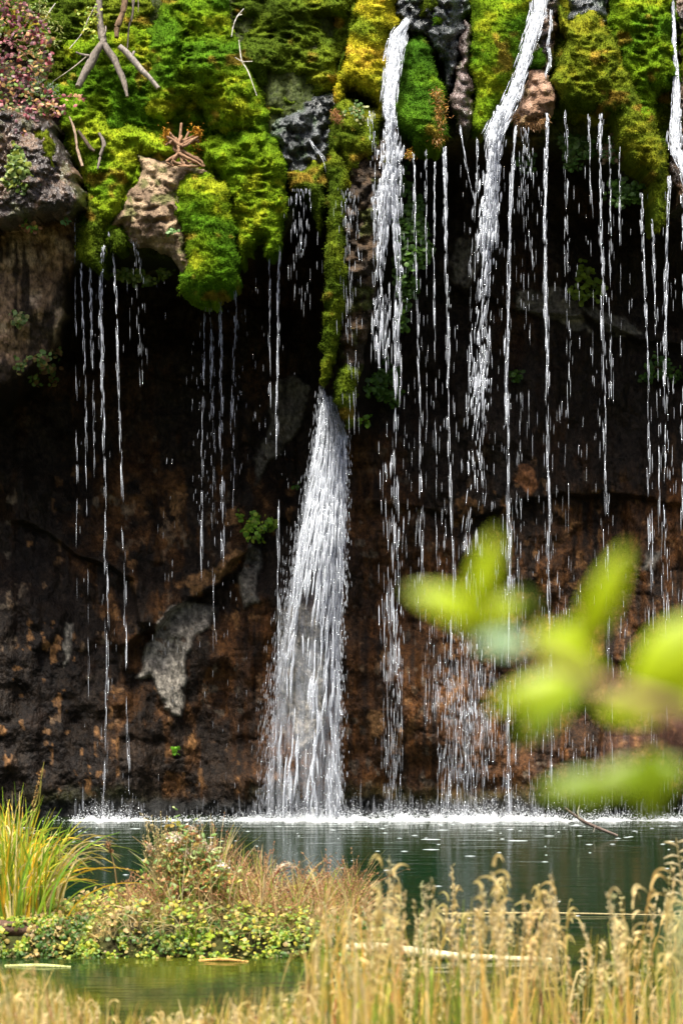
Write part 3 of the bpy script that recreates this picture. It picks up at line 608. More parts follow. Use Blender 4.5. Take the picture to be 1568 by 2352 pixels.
plant("broad-leaved fern under the moss hood on the right", 1322, 345, 36, 34, 330, .06, [[.08, .17, .03], [.12, .2, .05], [.05, .11, .015]], .1, surf=0.35)
plant("fern and pink-stemmed herb beside the strong right trickle", 1400, 350, 20, 30, 160, .045, [[.1, .2, .04], [.2, .14, .07]], .1, surf=0.2)
plant("yellow-green fern patch on the dark wall below the right hood", 1345, 655, 34, 44, 300, .055, [[.15, .22, .015], [.10, .16, .012]], .2, .15)
plant("dark fern fringe under the long moss beard on the right", 1440, 440, 50, 30, 420, .05, DG, .1, surf=0.25)
plant("small green cluster on the dark wall near the right edge", 1515, 850, 40, 30, 200, .05, DG, .12)
plant("dim green tuft on the dark wall between the two slender middle trickles", 1185, 860, 10, 12, 40, .05, DG, .12)
plant("tiny bright sprout in a black hole low on the wall", 402, 1722, 9, 9, 26, .04, [[.16, .4, .02]], .08)
plant("shaded strip of moss and fern under the tan boulder", 330, 635, 60, 16, 420, .045, [[.06, .11, .01], [.1, .14, .015]], .1, surf=0.35)
plant("small green sprout on the wall just left of the main fall", 681, 1115, 9, 6, 18, .035, DG, .1)
plant("tiny green sprig on the tan boulder beside the long moss tongue", 392, 530, 12, 7, 40, .035, [[.15, .28, .08]], .1, surf=-0.4)

# red-leaved shrub at the upper left
def in_poly(n, poly):
    p = np.array(poly, float); out = []
    while sum(len(o) for o in out) < n:
        x = R.uniform(p[:, 0].min(), p[:, 0].max(), n * 2); y = R.uniform(p[:, 1].min(), p[:, 1].max(), n * 2)
        k = (sdf(x, y, poly) + 10 * fbm(x / 18, y / 18, 0, 5, 3) > 0) & (fbm(x / 16, y / 16, 2, 8, 3) > -0.35); out.append(np.stack([x[k], y[k]], 1))
    return np.concatenate(out)[:n]
SHP = [(-120, -60), (60, -60), (75, 20), (110, 60), (125, 115), (110, 150), (90, 175), (105, 200), (130, 235), (160, 262), (120, 268), (85, 262), (70, 310), (98, 330), (60, 345), (20, 330), (-20, 310), (-120, 330)]
sh = empty("shrub", P(-60, 300, 24.6), "shrub with crimson, pink and purple autumn leaves at the upper left edge", "shrub")
q = in_poly(2600, SHP); n = len(q)
pos = P(q[:, 0], q[:, 1], brow_y(q[:, 1]) - 0.35 - R.uniform(0, .5, n))
zone = fbm(q[:, 0] / 30, q[:, 1] / 25, 0, 44, 3)
cA = pick([[.24, .05, .06], [.18, .05, .07], [.10, .03, .04], [.34, .13, .13], [.22, .11, .13], [.09, .11, .03]], n); cB = pick([[.12, .20, .03], [.4, .24, .07], [.5, .28, .14], [.17, .22, .05]], n)
lv = leaves(pos, R.uniform(.03, .065, n), [0, -1, .7], np.where((zone + R.normal(0, .25, n) > 0.22)[:, None], cB, cA), .8, .7, -0.2)
mesh_obj("foliage", [lv], M_leaf, sh)
st = []
for k in range(34):
    x0, y0 = R.uniform(-110, 20), R.uniform(-20, 320); j = R.integers(0, n)
    a = P(x0, y0, brow_y(np.array(y0)) - .25); b = pos[j]
    st += tube([a, (a + b) / 2 + [0, -.05, .08], b], [.006, .004, .002], [.10, .05, .04], sides=5, sub=3, seed=k)
mesh_obj("stem", st, M_wood, sh)
# side spray with pink leaves
sp = empty("leafy_spray", P(60, 245, 24.8), "arching shrub spray with pink and yellow leaves over the left moss", "branch")
path = [(60, 252, 1), (95, 240, 1), (125, 228, .9), (160, 222, .8), (198, 226, .6)]
mesh_obj("stem", px_tube(path, [.2, .07, .07], -.7, sides=5), M_wood, sp)
n = 34; t = R.uniform(0, 4, n); x = np.interp(t, range(5), [p[0] for p in path]) + R.normal(0, 3, n); y = np.interp(t, range(5), [p[1] for p in path]) + R.normal(0, 5, n)
mesh_obj("foliage", [leaves(P(x, y, brow_y(y) - .72), R.uniform(.03, .055, n), [0, -1, .5], pick([[.5, .16, .17], [.55, .3, .15], [.3, .1, .13]], n), .7)], M_leaf, sp)
plant("green grassy sprigs and tiny white flowers below the red-leaved shrub", 95, 205, 34, 24, 420, .035, [[.10, .2, .06], [.15, .26, .08], [.35, .36, .34], [.07, .14, .04]], .1, surf=-0.45, asp=.4)
plant("grass and small yellowish leaves behind the shrub at the top edge", 95, 60, 45, 60, 520, .05, [[.14, .2, .03], [.3, .3, .08], [.2, .25, .04]], .1, surf=-0.15, asp=.3)
plant("delicate yellow-green twig leaves around the forked dead branch", 205, 45, 28, 36, 130, .04, YG, .1, surf=-0.4, asp=.6)

# ------------------------------------------------------------------ falling water
SP_V = np.array([[0, 0, 0], [.5, 0, .3], [-.25, .43, .3], [-.25, -.43, .3], [.45, 0, .7], [-.22, .39, .7], [-.22, -.39, .7], [0, 0, 1]], float)
SP_F = np.array([[0, 2, 1], [0, 3, 2], [0, 1, 3], [4, 5, 7], [5, 6, 7], [6, 4, 7], [1, 2, 5], [1, 5, 4], [2, 3, 6], [2, 6, 5], [3, 1, 4], [3, 4, 6]])
WC = np.array([0.86, 0.92, 1.0])
ALPHA = np.array([0, .8, .8, .8, .9, .9, .9, 0.0])
def streaks(x, y, Y, dx, ln, wd, al=(.2, .8)):
    """elongated drops: head (x,y) in picture units at depth Y, slope dx per unit down, length and width in picture units"""
    ln = np.minimum(ln, np.maximum(1882 - y, 1)); n = len(x); a = P(x, y, Y); b = P(x + dx * ln, y + ln, Y)
    d = b - a; L = np.linalg.norm(d, axis=1); fr = frames(d, R.uniform(0, 6.28, n))
    s = wd * Y / FP
    ax = fr * np.stack([s, s, L], 1)[:, :, None]
    v, f, c = inst(SP_V, SP_F, a, ax, WC * R.uniform(.8, 1.05, (n, 1)))
    return v, f, np.concatenate([c, (R.uniform(al[0], al[1], (n, 1)) * np.interp(y, [450, 1000, 1500, 1880], [1, .82, .62, .5])[:, None] * ALPHA[None]).reshape(-1, 1)], 1)

def fall(path, n, w0, w1, lw, depth, breakup=.5, seed=0, ylim=None):
    """path [(px,py)...]; drops jitter across widths w0 (top) to w1 (bottom); lw = streak width top,bottom"""
    a = np.array(path, float); y0, y1 = a[0, 1], a[-1, 1]
    t = R.uniform(0, 1, n) ** 1.4; y = y0 + (y1 - y0) * t
    # clumps: water breaks into packets lower down
    amp = breakup * np.clip(t * 2, 0, 1)
    lane = R.integers(0, 7, n); m = vn(y / 42 + lane * 7.7, lane * 3.1, seed, 17 + seed)
    keep = m + .5 * vn(y / 13, lane * 5.3, seed, 37) > (-1 + 1.35 * amp + .25 * (amp > .2))
    y, t, lane = y[keep], t[keep], lane[keep]; n = len(y)
    wd = w0 + (w1 - w0) * t
    lx = np.where(wd > 15, R.normal(0, .55, n), (lane - 3) / 3 * .75 * np.abs(np.sin(lane * 2.3 + seed)) + R.normal(0, .22, n))
    x = np.interp(y, a[:, 1], a[:, 0]) + wd * lx + 1.5 * vn(y / 60, lane, seed, 29) * wd * .15
    sl = (np.interp(y + 8, a[:, 1], a[:, 0]) - np.interp(y - 8, a[:, 1], a[:, 0])) / 16
    ln = R.uniform(.7, 1.9, n) * np.clip(9 + 36 * np.sqrt(np.clip((y - y0) / 1300, 0, 1)), 6, 44)
    wdt = (lw[0] + (lw[1] - lw[0]) * t) * np.clip(R.lognormal(-.55, .45, n), .25, 1.8)
    dp = depth(y) if callable(depth) else depth
    return streaks(x, y, dp + R.normal(0, .03, n) + lx * .04, sl, ln, wdt)

GT = "water trickles falling from the brow"
GF = "waterfalls"
FY = lambda y: 24.62 + np.clip((y - 1200) / 700, 0, 1) * .15
def trickle(label, path, n, wtop, wbot, lw=(2.2, 2.0), depth=None, brk=.7, group=GT, name="water_trickle", cat="trickle"):
    sd_ = int(path[0][0]) % 97; n = int(n * .46); lw = (lw[0] * .85, lw[1] * .85)
    tag(mesh_obj(name, [fall(path, n, wtop, wbot, lw, depth or FY, brk, sd_)], M_water, smooth=True), label, cat, group)

# the main spout: a widening cone from the foot of the pillar
def spout():
    parts = []
    LX = lambda y: np.interp(y, [905, 960, 1020, 1150, 1250, 1400, 1550, 1700, 1875], [744, 735, 726, 706, 688, 664, 642, 630, 618])
    RX = lambda y: np.interp(y, [905, 945, 985, 1050, 1150, 1300, 1450, 1700, 1875], [765, 776, 788, 793, 791, 786, 780, 778, 780])
    for (n, wl, lo, hi, lf, pw) in ((5200, (3.2, 3.0), 918, 1330, 34, 1.1), (9000, (2.3, 2.1), 1150, 1860, 32, 1.0), (2500, (2.0, 1.9), 905, 1870, 30, 1.0)):
        y = lo + (hi - lo) * R.uniform(0, 1, n) ** pw
        u = R.uniform(0, 1, n) ** .85
        # strands: u bundles persist down the fall, gaps open lower
        g = vn(u * 30, y / 120, 0, 3) * .6 + vn(u * 9, y / 420, 4, 5) * .45 + .45 * vn(u * 55, y / 34, 2, 6)
        th_ = np.interp(y, [900, 1150, 1400, 1700, 1880], [-1.3, -.80, .05, .42, .40]) - .55 * (u > .86) - .25 * (u > .6)
        k = g > th_
        y, u = y[k], u[k]; n = len(y)
        L = lambda yy: LX(yy) + (RX(yy) - LX(yy)) * u + 3.5 * vn(u * 30, yy / 45, 0, 9)
        x = L(y); ln = R.uniform(.7, 1.8, n) * lf * np.interp(y, [900, 1100, 1900], [.6, 1, 1.1])
        sl = (L(y + 15) - L(y - 15)) / 30
        al_ = None; Yd = np.interp(y, [900, 1200, 1880], [24.95, 24.80, 24.90]) - .14 * np.sin(np.pi * u) * np.interp(y, [900, 1300], [.5, 1]) + R.normal(0, .03, n)
        wd = 1.35 * np.interp(y, [lo, hi], wl) * R.uniform(.5, 1.2, n)
        parts.append(streaks(x, y, Yd, sl, ln, wd))
    n = 1300; u = R.uniform(-.06, 1.02, n); y = R.uniform(1020, 1840, n); L = LX(y) + (RX(y) - LX(y)) * u
    parts.append(streaks(L, y, np.full(n, 24.82), np.full(n, -.05) * (1 - u), R.uniform(40, 110, n), R.uniform(7, 15, n), (.03, .10)))
    # spray at the edges
    n = 1300; y = R.uniform(880, 1870, n); x = LX(y) - np.abs(R.normal(0, 10, n)) * np.interp(y, [880, 1000, 1600], [1, .8, 2]) + 4
    parts.append(streaks(x, y, 24.7 + R.normal(0, .08, n), np.full(n, -.1), R.uniform(8, 24, n), R.uniform(.8, 1.8, n), (.1, .5)))
    n = 500; y = R.uniform(960, 1870, n); x = RX(y) + np.abs(R.normal(0, 8, n))
    parts.append(streaks(x, y, 24.7 + R.normal(0, .08, n), np.full(n, .02), R.uniform(6, 20, n), R.uniform(.8, 1.8, n)))
    return parts
tag(mesh_obj("waterfall", spout(), M_water, smooth=True), "main white waterfall widening from the foot of the mossy rock pillar to the pool", "waterfall", GF)

def sheet(path, depth, seed):
    """thick lumpy ribbon of white water hugging the rock; path (px,py,halfwidth)"""
    a = np.array(path, float); t = np.linspace(0, len(a) - 1, 150); c = np.stack([np.interp(t, np.arange(len(a)), a[:, i]) for i in range(3)], 1)
    u = np.linspace(-1, 1, 15); X = c[:, 0:1] + 3 * vn(t[:, None] * 3, 0, 0, seed + 5) + c[:, 2:3] * u[None] * .60 * (1 + .22 * vn(t[:, None] * 5, np.sign(u)[None], 0, seed)); Yp = np.repeat(c[:, 1:2], 15, 1)
    D = brow_y(Yp) + depth - .06 * (1 - u[None] ** 2) - .035 * fbm(X / 5, Yp / 12, 0, seed, 3)
    D = np.where(np.abs(u)[None] > .98, D + .10, D)
    cc = np.clip(mixc([.92, .95, .96], [.40, .47, .44], sst(.15, .6, fbm(X / 6, Yp / 20, 3, seed + 2, 3)) * .7), 0, 1)
    al = np.clip(sst(1.0, .5, np.abs(u)[None] + 0 * X) * (.62 + 1.3 * fbm(X / 3.5, Yp / 24, 6, seed + 4, 3)), 0, 1) * np.minimum(sst(0, 6, np.arange(150)), sst(149, 120, np.arange(150)))[:, None]
    return (P(X, Yp, D).reshape(-1, 3), grid_faces(*X.shape), np.concatenate([cc, al[..., None]], -1).reshape(-1, 4))

def bigfall(label, path, shp, shd, extra, depth):
    parts = [sheet(shp, shd, int(path[0][0]) % 77)]
    # loose bright strands over the sheet
    a = np.array(shp, float); n = 1400; y = R.uniform(a[0, 1], a[-1, 1], n); hw = np.interp(y, a[:, 1], a[:, 2])
    u = np.clip(R.normal(0, .48, n), -1.2, 1.2); x = np.interp(y, a[:, 1], a[:, 0]) + u * hw
    sl = (np.interp(y + 8, a[:, 1], a[:, 0]) - np.interp(y - 8, a[:, 1], a[:, 0])) / 16
    parts.append(streaks(x, y, brow_y(y) + shd - .09 + R.normal(0, .02, n), sl + R.normal(0, .05, n), R.uniform(12, 40, n), R.uniform(1.2, 3.0, n)))
    for (pth, n, w0, w1, lw, brk, s) in extra: parts.append(fall(pth, int(n * .6), w0, w1, lw, depth, brk, s))
    tag(mesh_obj("waterfall", parts, M_water, smooth=True), label, "waterfall", GF)

bigfall("white fall left of the deep green lobe, breaking into drops beside the rock pillar",
        [(918, 60)], [(936, 38, 5), (930, 50, 9), (920, 64, 16), (914, 80, 20), (908, 110, 20), (903, 150, 18), (898, 190, 17), (894, 215, 15), (893, 240, 12), (896, 260, 10)], -.52,
        [([(896, 225), (898, 320), (896, 400), (893, 470)], 1500, 11, 25, (4.5, 5), .2, 1),
         ([(890, 380), (885, 470), (878, 560), (874, 700), (872, 800)], 950, 14, 22, (4, 4), .6, 2),
         ([(900, 380), (905, 470), (910, 560), (914, 620), (908, 760), (912, 900), (908, 1050), (905, 1200), (904, 1500)], 1100, 10, 17, (3.6, 3), .72, 3),
         ([(872, 420), (868, 560), (876, 740), (880, 900), (882, 1100), (888, 1400)], 420, 14, 20, (2.6, 2.4), .8, 4),
         ([(905, 1400), (910, 1600), (912, 1800), (915, 1870)], 160, 18, 24, (2.4, 2.2), .8, 5)], lambda y: 24.30 + np.clip((y - 300) / 1500, 0, 1) * .35)
bigfall("broadest slanting white fall right of the tall moss column",
        [(1240, -20)], [(1240, -30, 17), (1238, 20, 20), (1226, 60, 18), (1214, 100, 15), (1200, 150, 14), (1184, 200, 17), (1166, 245, 22), (1150, 275, 24), (1138, 300, 18)], -.52,
        [([(1150, 240), (1136, 320), (1130, 400), (1124, 480), (1120, 540)], 1700, 14, 20, (5, 5), .25, 6),
         ([(1126, 460), (1118, 560), (1112, 660), (1104, 740), (1106, 820), (1098, 920)], 900, 15, 20, (4.4, 4.2), .62, 7),
         ([(1100, 860), (1092, 1000), (1098, 1100), (1086, 1200), (1090, 1400)], 430, 22, 24, (3.4, 3), .75, 8),
         ([(1075, 1450), (1080, 1600), (1085, 1700)], 200, 40, 45, (2.6, 2.6), .7, 9),
         ([(1078, 1620), (1082, 1760), (1085, 1868)], 520, 40, 50, (2.4, 2.2), .6, 10),
         ([(1040, 1560), (1036, 1700), (1030, 1868)], 300, 36, 44, (2.2, 2.2), .6, 21)], lambda y: 24.28 + np.clip((y - 300) / 1500, 0, 1) * .35)
bigfall("white fall at the right edge of the picture spreading over its rock chute",
        [(1544, -20)], [(1540, -30, 3), (1543, 20, 4), (1546, 55, 4), (1547, 110, 4), (1552, 200, 8), (1552, 250, 11), (1548, 300, 14), (1550, 340, 16), (1566, 370, 16), (1578, 400, 14)], -.28,
        [([(1560, 340), (1572, 420), (1580, 700), (1582, 1200)], 500, 12, 18, (4, 3), .5, 11)], lambda y: 24.4 + np.clip((y - 300) / 1500, 0, 1) * .3)

trickle("thin straight white fall dropping from the salmon tufa block", [(1256, 258), (1253, 400), (1250, 560), (1254, 720), (1256, 900), (1258, 1100), (1261, 1300), (1262, 1500), (1266, 1750)], 1000, 5, 7, (3.4, 2.2), brk=.65, name="waterfall", cat="waterfall", group=GF)
trickle("short white runnel sliding down above the salmon tufa block", [(1264, 20), (1264, 60), (1258, 100), (1262, 130), (1252, 166)], 260, 4, 5, (3.2, 3.2), depth=lambda y: brow_y(y) - .42, brk=.3, name="waterfall", cat="waterfall", group=GF)
trickle("slender fall just right of the broad slanting fall", [(1184, 285), (1180, 340), (1172, 480), (1168, 640), (1163, 860), (1166, 1100), (1170, 1300), (1166, 1600), (1168, 1860)], 1300, 4, 9, (3.2, 2.8), brk=.6)
trickle("grey silky strand between the ferns and broad slanting fall", [(1021, 335), (1023, 480), (1025, 620), (1028, 800), (1030, 980), (1034, 1150), (1042, 1300), (1036, 1500)], 900, 6, 6, (3.2, 2.0), brk=.68)
trickle("thin trickle nearest the dark fern curtain", [(950, 350), (952, 420), (955, 600), (960, 800), (966, 1000), (968, 1300)], 480, 3, 4, (2.6, 2.2))
trickle("beaded trickle between the fern curtain and the grey silky strand", [(998, 370), (996, 600), (998, 800), (1000, 1100), (1004, 1300)], 330, 2, 4, (2.4, 2.2))
trickle("fine dripping thread just left of the grey silky strand", [(978, 340), (978, 600), (980, 1000)], 160, 3, 6, (2, 1.8))
trickle("slanting thread dripping off the purple-brown slab", [(1056, 285), (1062, 330), (1070, 380), (1084, 440), (1080, 620), (1078, 900)], 260, 2, 8, (2.2, 2))
trickle("dotted thread under the tall moss column's tip", [(1095, 310), (1096, 420), (1090, 520), (1088, 700)], 150, 3, 8, (2, 1.8))
trickle("cluster of fine drips under the rootlets of the salmon block", [(1205, 290), (1206, 450), (1208, 700), (1210, 1000)], 420, 16, 24, (1.9, 1.8))
trickle("fine thread right of the thin straight fall", [(1298, 250), (1300, 500), (1302, 800), (1304, 1200)], 240, 6, 12, (1.9, 1.9))
trickle("single dotted thread under the middle of the moss hood", [(1350, 260), (1356, 420), (1360, 560), (1362, 900)], 200, 4, 10, (2, 1.8))
trickle("strong white trickle under the right side of the moss hood", [(1380, 258), (1377, 330), (1378, 480), (1382, 640), (1386, 860), (1390, 1100), (1396, 1400), (1402, 1800)], 750, 6, 9, (3.0, 2.0), brk=.7)
trickle("thread just right of the strong trickle under the hood", [(1398, 310), (1400, 480), (1401, 700), (1404, 900)], 240, 3, 6, (2, 2))
trickle("short faint thread beneath the long moss beard", [(1421, 330), (1424, 600), (1426, 800)], 130, 3, 6, (1.9, 1.8))
trickle("left one of three close trickles below the right moss strand", [(1472, 440), (1476, 560), (1484, 760), (1490, 900), (1492, 1100), (1498, 1400)], 560, 4, 8, (2.6, 2.2))
trickle("middle one of three close trickles below the right moss strand", [(1496, 500), (1502, 640), (1508, 800), (1512, 1000), (1514, 1200)], 330, 4, 7, (2.2, 2))
trickle("right and strongest of three close trickles below the right moss strand", [(1536, 400), (1532, 520), (1526, 680), (1526, 820), (1530, 950), (1524, 1200), (1530, 1600)], 760, 5, 9, (3, 2.4))
# left half
trickle("leftmost lone dripping thread, under the left overhang", [(173, 500), (174, 700), (176, 1000), (178, 1400)], 130, 2, 4, (1.9, 1.6))
trickle("second thread from the left, beside the dark moss tongue", [(187, 600), (192, 760), (197, 900), (200, 1100), (205, 1600)], 300, 3, 4, (2.1, 1.8))
trickle("bright white trickle below the dark narrow moss tongue", [(240, 560), (231, 650), (233, 760), (236, 900), (240, 1060), (244, 1200), (247, 1350), (248, 1500), (244, 1650), (240, 1830)], 1000, 6, 7, (3.2, 1.8), brk=.75)
trickle("thin thread just left of the bright trickle", [(208, 590), (210, 700), (214, 900), (218, 1080)], 300, 4, 5, (2.2, 2))
trickle("beaded thread just right of the bright trickle", [(250, 530), (262, 600), (267, 700), (273, 900), (279, 1050), (284, 1250), (290, 1450), (296, 1780)], 520, 3, 5, (2.6, 2))
trickle("faint dotted threads below the small moss pad and tan boulder", [(315, 540), (318, 700), (320, 900)], 150, 14, 20, (1.5, 1.4))
trickle("left thread below the long bright moss tongue", [(470, 690), (468, 850), (465, 1000), (463, 1300)], 330, 3, 4, (2.2, 1.8))
trickle("brightest thread below the long bright moss tongue", [(506, 690), (508, 800), (509, 950), (510, 1100), (512, 1250)], 620, 5, 7, (2.6, 2))
trickle("dotted threads between the brightest and the left one below the long tongue", [(484, 700), (488, 850), (492, 1150), (494, 1500)], 300, 6, 8, (1.9, 1.7))
trickle("right thread below the long bright moss tongue", [(543, 590), (540, 740), (534, 900), (536, 1150)], 360, 5, 9, (2.1, 1.8))
trickle("thin thread falling at the right end of the green moss apron", [(619, 590), (619, 800), (620, 980)], 220, 3, 4, (2, 1.8))
trickle("white trickle falling past the pale grey wall patch", [(642, 560), (638, 680), (637, 850), (634, 1000), (638, 1150), (640, 1400), (642, 1600)], 700, 3, 6, (2.8, 2))
trickle("tiny drips in the dark hollow above the tangled roots", [(406, 272), (406, 315)], 40, 1, 1, (1.8, 1.8), depth=lambda y: brow_y(y) + .02, brk=.1)
trickle("second tiny drips in the dark hollow above the tangled roots, right of the first", [(434, 252), (432, 290)], 60, 8, 8, (1.6, 1.6), depth=lambda y: brow_y(y) + .02, brk=.1)
trickle("fine curtain of drips below the blue-grey wet rocks", [(690, 430), (690, 560), (690, 700)], 300, 26, 34, (1.5, 1.5))
trickle("thin white runnel over the blue-grey wet rocks in the gap", [(712, 318), (722, 335), (738, 355), (744, 372)], 60, 5, 6, (2.2, 2.2), depth=lambda y: brow_y(y) - .12, brk=.1)
trickle("fine drips running down the face of the rock pillar", [(800, 430), (802, 600), (806, 800), (812, 950)], 420, 22, 22, (1.5, 1.5), depth=lambda y: y * 0 + 24.35)
trickle("drips from under the golden shoulder beside the first white fall", [(853, 250), (858, 400), (862, 600)], 260, 9, 10, (1.8, 1.8), depth=lambda y: y * 0 + 24.3)

# loose drops everywhere in front of the wall
ps = []
for (n, xa, xb, ya, yb, w, l) in ((1500, 860, 1600, 330, 1870, 1.3, 26), (1000, 860, 1600, 900, 1870, 1.5, 36), (900, 880, 1240, 1150, 1870, 1.5, 40),
                                  (500, 180, 660, 620, 1870, 1.1, 18), (200, 560, 760, 500, 1300, 1.1, 16), (1300, 880, 1150, 1500, 1868, 1.6, 46), (600, 1150, 1600, 1300, 1868, 1.5, 40), (200, 440, 560, 700, 1200, 1.2, 16)):
    n = int(n * .5); x = R.uniform(xa, xb, n); y = ya + (yb - ya) * R.uniform(0, 1, n)
    k = (fbm(x / 26, y / 300, 0, 91, 3) > -.1) & (y > roof(x) + 20); x, y = x[k], y[k]; m = len(x)
    ps.append(streaks(x, y, R.uniform(24.4, 25.0, m), np.zeros(m) - .01, R.uniform(.4, 1.4, m) * l, R.uniform(.5, 1.2, m) * w, (.12, .6)))
dr = mesh_obj("falling_drops", ps, M_water, smooth=True); tag(dr, "fine rain of loose drops in front of the dark wall", "water drops", kind="stuff")

# ------------------------------------------------------------------ foam along the foot of the wall
xs = np.arange(60, 1640, 2.0); vs = np.linspace(-1, 1, 13)
st_ = np.interp(xs, [60, 150, 190, 240, 300, 350, 440, 520, 620, 700, 790, 850, 910, 980, 1040, 1090, 1140, 1260, 1330, 1400, 1460, 1530, 1640], [.0, .05, .5, .85, .5, .12, .2, .25, .7, .95, .9, .55, .75, .6, .9, 1, .8, .65, .35, .5, .3, .45, .4])
XS, VS = np.meshgrid(xs, vs)
S = np.repeat(st_[None], 13, 0)
Yf = 24.86 + VS * .15 * S ** 1.2 * (1 + .6 * fbm(XS / 18, 0, 0, 44, 3)) + .07 * fbm(XS / 26, 0, 0, 4, 3)
S = S * np.clip(.75 + .5 * fbm(XS / 70, 0, 0, 14, 3), .2, 1.3)
hh = (1 - VS ** 2) * S * (.012 + .085 * np.clip(fbm(XS / 11, VS * 2, 0, 8, 4) + .25, 0, 2) + .05 * np.clip(vn(XS / 4, VS * 5, 0, 12), 0, 1))
cc = mixc([.72, .78, .80], [.86, .88, .89], .5 + .6 * fbm(XS / 6, VS * 4, 0, 18, 2))
X_ = (XS - CX) * 24.9 / FP
fp = [(np.stack([X_, Yf, hh - .006], -1).reshape(-1, 3), grid_faces(*XS.shape), cc.reshape(-1, 3))]
n = 16000; px_ = R.uniform(100, 1640, n); k = R.uniform(0, 1, n) < np.interp(px_, xs, st_); px_ = px_[k]; n = len(px_)
hgt = R.exponential(.055, n) * (1 + 1.2 * np.clip(fbm(px_ / 24, 0, 0, 6, 3), -.3, 1)) * np.interp(px_, xs, st_)
OC_V = np.array([[1, 0, 0], [-1, 0, 0], [0, 1, 0], [0, -1, 0], [0, 0, 1], [0, 0, -1]], float); OC_F = np.array([[0, 2, 4], [2, 1, 4], [1, 3, 4], [3, 0, 4], [2, 0, 5], [1, 2, 5], [3, 1, 5], [0, 3, 5]])
pos = np.stack([(px_ - CX) * 24.85 / FP, 24.85 + R.normal(0, .13, n), hgt + .01], 1)
sz = R.uniform(.0015, .0055, n) * np.exp(-hgt * 3)
ax = np.tile(np.eye(3)[None], (n, 1, 1)) * np.stack([sz, sz, sz * 1.5], 1)[:, :, None]
fp.append(inst(OC_V, OC_F, pos, ax, np.tile([[.85, .88, .9]], (n, 1))))
# flecks of foam drifting on the pool
n = 120; Yd = 24.6 - R.exponential(1.3, n); Yd = np.clip(Yd, 18.4, 24.6); xd = R.uniform(-3.2, 3.5, n)
sz = R.uniform(.008, .04, n) * (1 + (R.uniform(0, 1, n) > .93) * 1.6)
ax = np.tile(np.eye(3)[None], (n, 1, 1)) * np.stack([sz, sz * .9, sz * 0 + .004], 1)[:, :, None]
an = np.linspace(0, 2 * np.pi, 8, endpoint=False); DV = np.concatenate([np.stack([np.cos(an), np.sin(an), an * 0], 1) * np.array([1, .3, 1]), [[0, 0, 1]]]); DF = np.stack([np.arange(8), (np.arange(8) + 1) % 8, np.full(8, 8)], 1)
fp.append(inst(DV, DF, np.stack([xd, Yd, np.full(n, .001)], 1), ax, np.tile([[.6, .66, .68]], (n, 1))))
n = 2600; px_ = R.uniform(100, 1640, n); k = R.uniform(0, 1, n) < np.interp(px_, xs, st_) ** 1.5; px_ = px_[k]; n = len(px_)
L_ = R.exponential(12, n) + 6; y_ = 1880 - L_ - R.exponential(7, n)
mist = mesh_obj('spray', [streaks(px_, y_, R.uniform(24.6, 24.85, n), R.normal(0, .06, n), L_, R.uniform(2, 6, n), (.03, .14))], M_water, smooth=True); tag(mist, 'soft low spray rising where the falls hit the pool', 'spray', kind='stuff')
fo = mesh_obj("foam", fp, M_foam, smooth=False); tag(fo, "white foam and splash drops along the foot of the wall", "foam", kind="stuff")

# ------------------------------------------------------------------ pool
wm = bpy.data.materials.new("pool_water"); wm.use_nodes = True; t = wm.node_tree; N, Lk = t.nodes, t.links
b = N["Principled BSDF"]; b.inputs["Roughness"].default_value = .12; b.inputs["IOR"].default_value = 1.33; b.inputs["Specular IOR Level"].default_value = .5
tc = N.new("ShaderNodeNewGeometry"); sx = N.new("ShaderNodeSeparateXYZ"); Lk.new(tc.outputs["Position"], sx.inputs[0])
mr = N.new("ShaderNodeMapRange"); mr.inputs[1].default_value = 18.4; mr.inputs[2].default_value = 17.0; Lk.new(sx.outputs[1], mr.inputs[0])
mr2 = N.new("ShaderNodeMapRange"); mr2.inputs[1].default_value = 21.5; mr2.inputs[2].default_value = 24.3; Lk.new(sx.outputs[1], mr2.inputs[0])
nz = N.new("ShaderNodeTexNoise"); nz.inputs["Scale"].default_value = 1.1; nz.inputs["Detail"].default_value = 4; Lk.new(tc.outputs["Position"], nz.inputs["Vector"])
m0 = N.new("ShaderNodeMix"); m0.data_type = 'RGBA'; m0.inputs[6].default_value = (.001, .014, .004, 1); m0.inputs[7].default_value = (.009, .017, .004, 1); Lk.new(mr2.outputs[0], m0.inputs[0])
m1 = N.new("ShaderNodeMix"); m1.data_type = 'RGBA'; m1.inputs[7].default_value = (.045, .052, .004, 1); Lk.new(m0.outputs[2], m1.inputs[6])
mu = N.new("ShaderNodeMath"); mu.operation = 'MULTIPLY'; Lk.new(mr.outputs[0], mu.inputs[0])
cr = N.new("ShaderNodeMapRange"); cr.inputs[1].default_value = .38; cr.inputs[2].default_value = .62; Lk.new(nz.outputs[0], cr.inputs[0]); Lk.new(cr.outputs[0], mu.inputs[1])
Lk.new(mu.outputs[0], m1.inputs[0]); Lk.new(m1.outputs[2], b.inputs["Base Color"])
mp = N.new("ShaderNodeMapping"); mp.inputs["Scale"].default_value = (0.5, 3.0, 1); Lk.new(tc.outputs["Position"], mp.inputs[0])
n1 = N.new("ShaderNodeTexNoise"); n1.inputs["Scale"].default_value = 2.2; n1.inputs["Detail"].default_value = 2; Lk.new(mp.outputs[0], n1.inputs["Vector"])
bp = N.new("ShaderNodeBump"); bp.inputs["Strength"].default_value = .6; bp.inputs["Distance"].default_value = .013; Lk.new(n1.outputs[0], bp.inputs["Height"]); Lk.new(bp.outputs[0], b.inputs["Normal"])
gx2, gy2 = np.meshgrid(np.linspace(-24, 24, 60), np.linspace(-3, 28, 60))
po = mesh_obj("water", [(np.stack([gx2, gy2, gx2 * 0], -1).reshape(-1, 3), grid_faces(60, 60), [.01, .03, .02])], wm, smooth=True); po["kind"] = "structure"

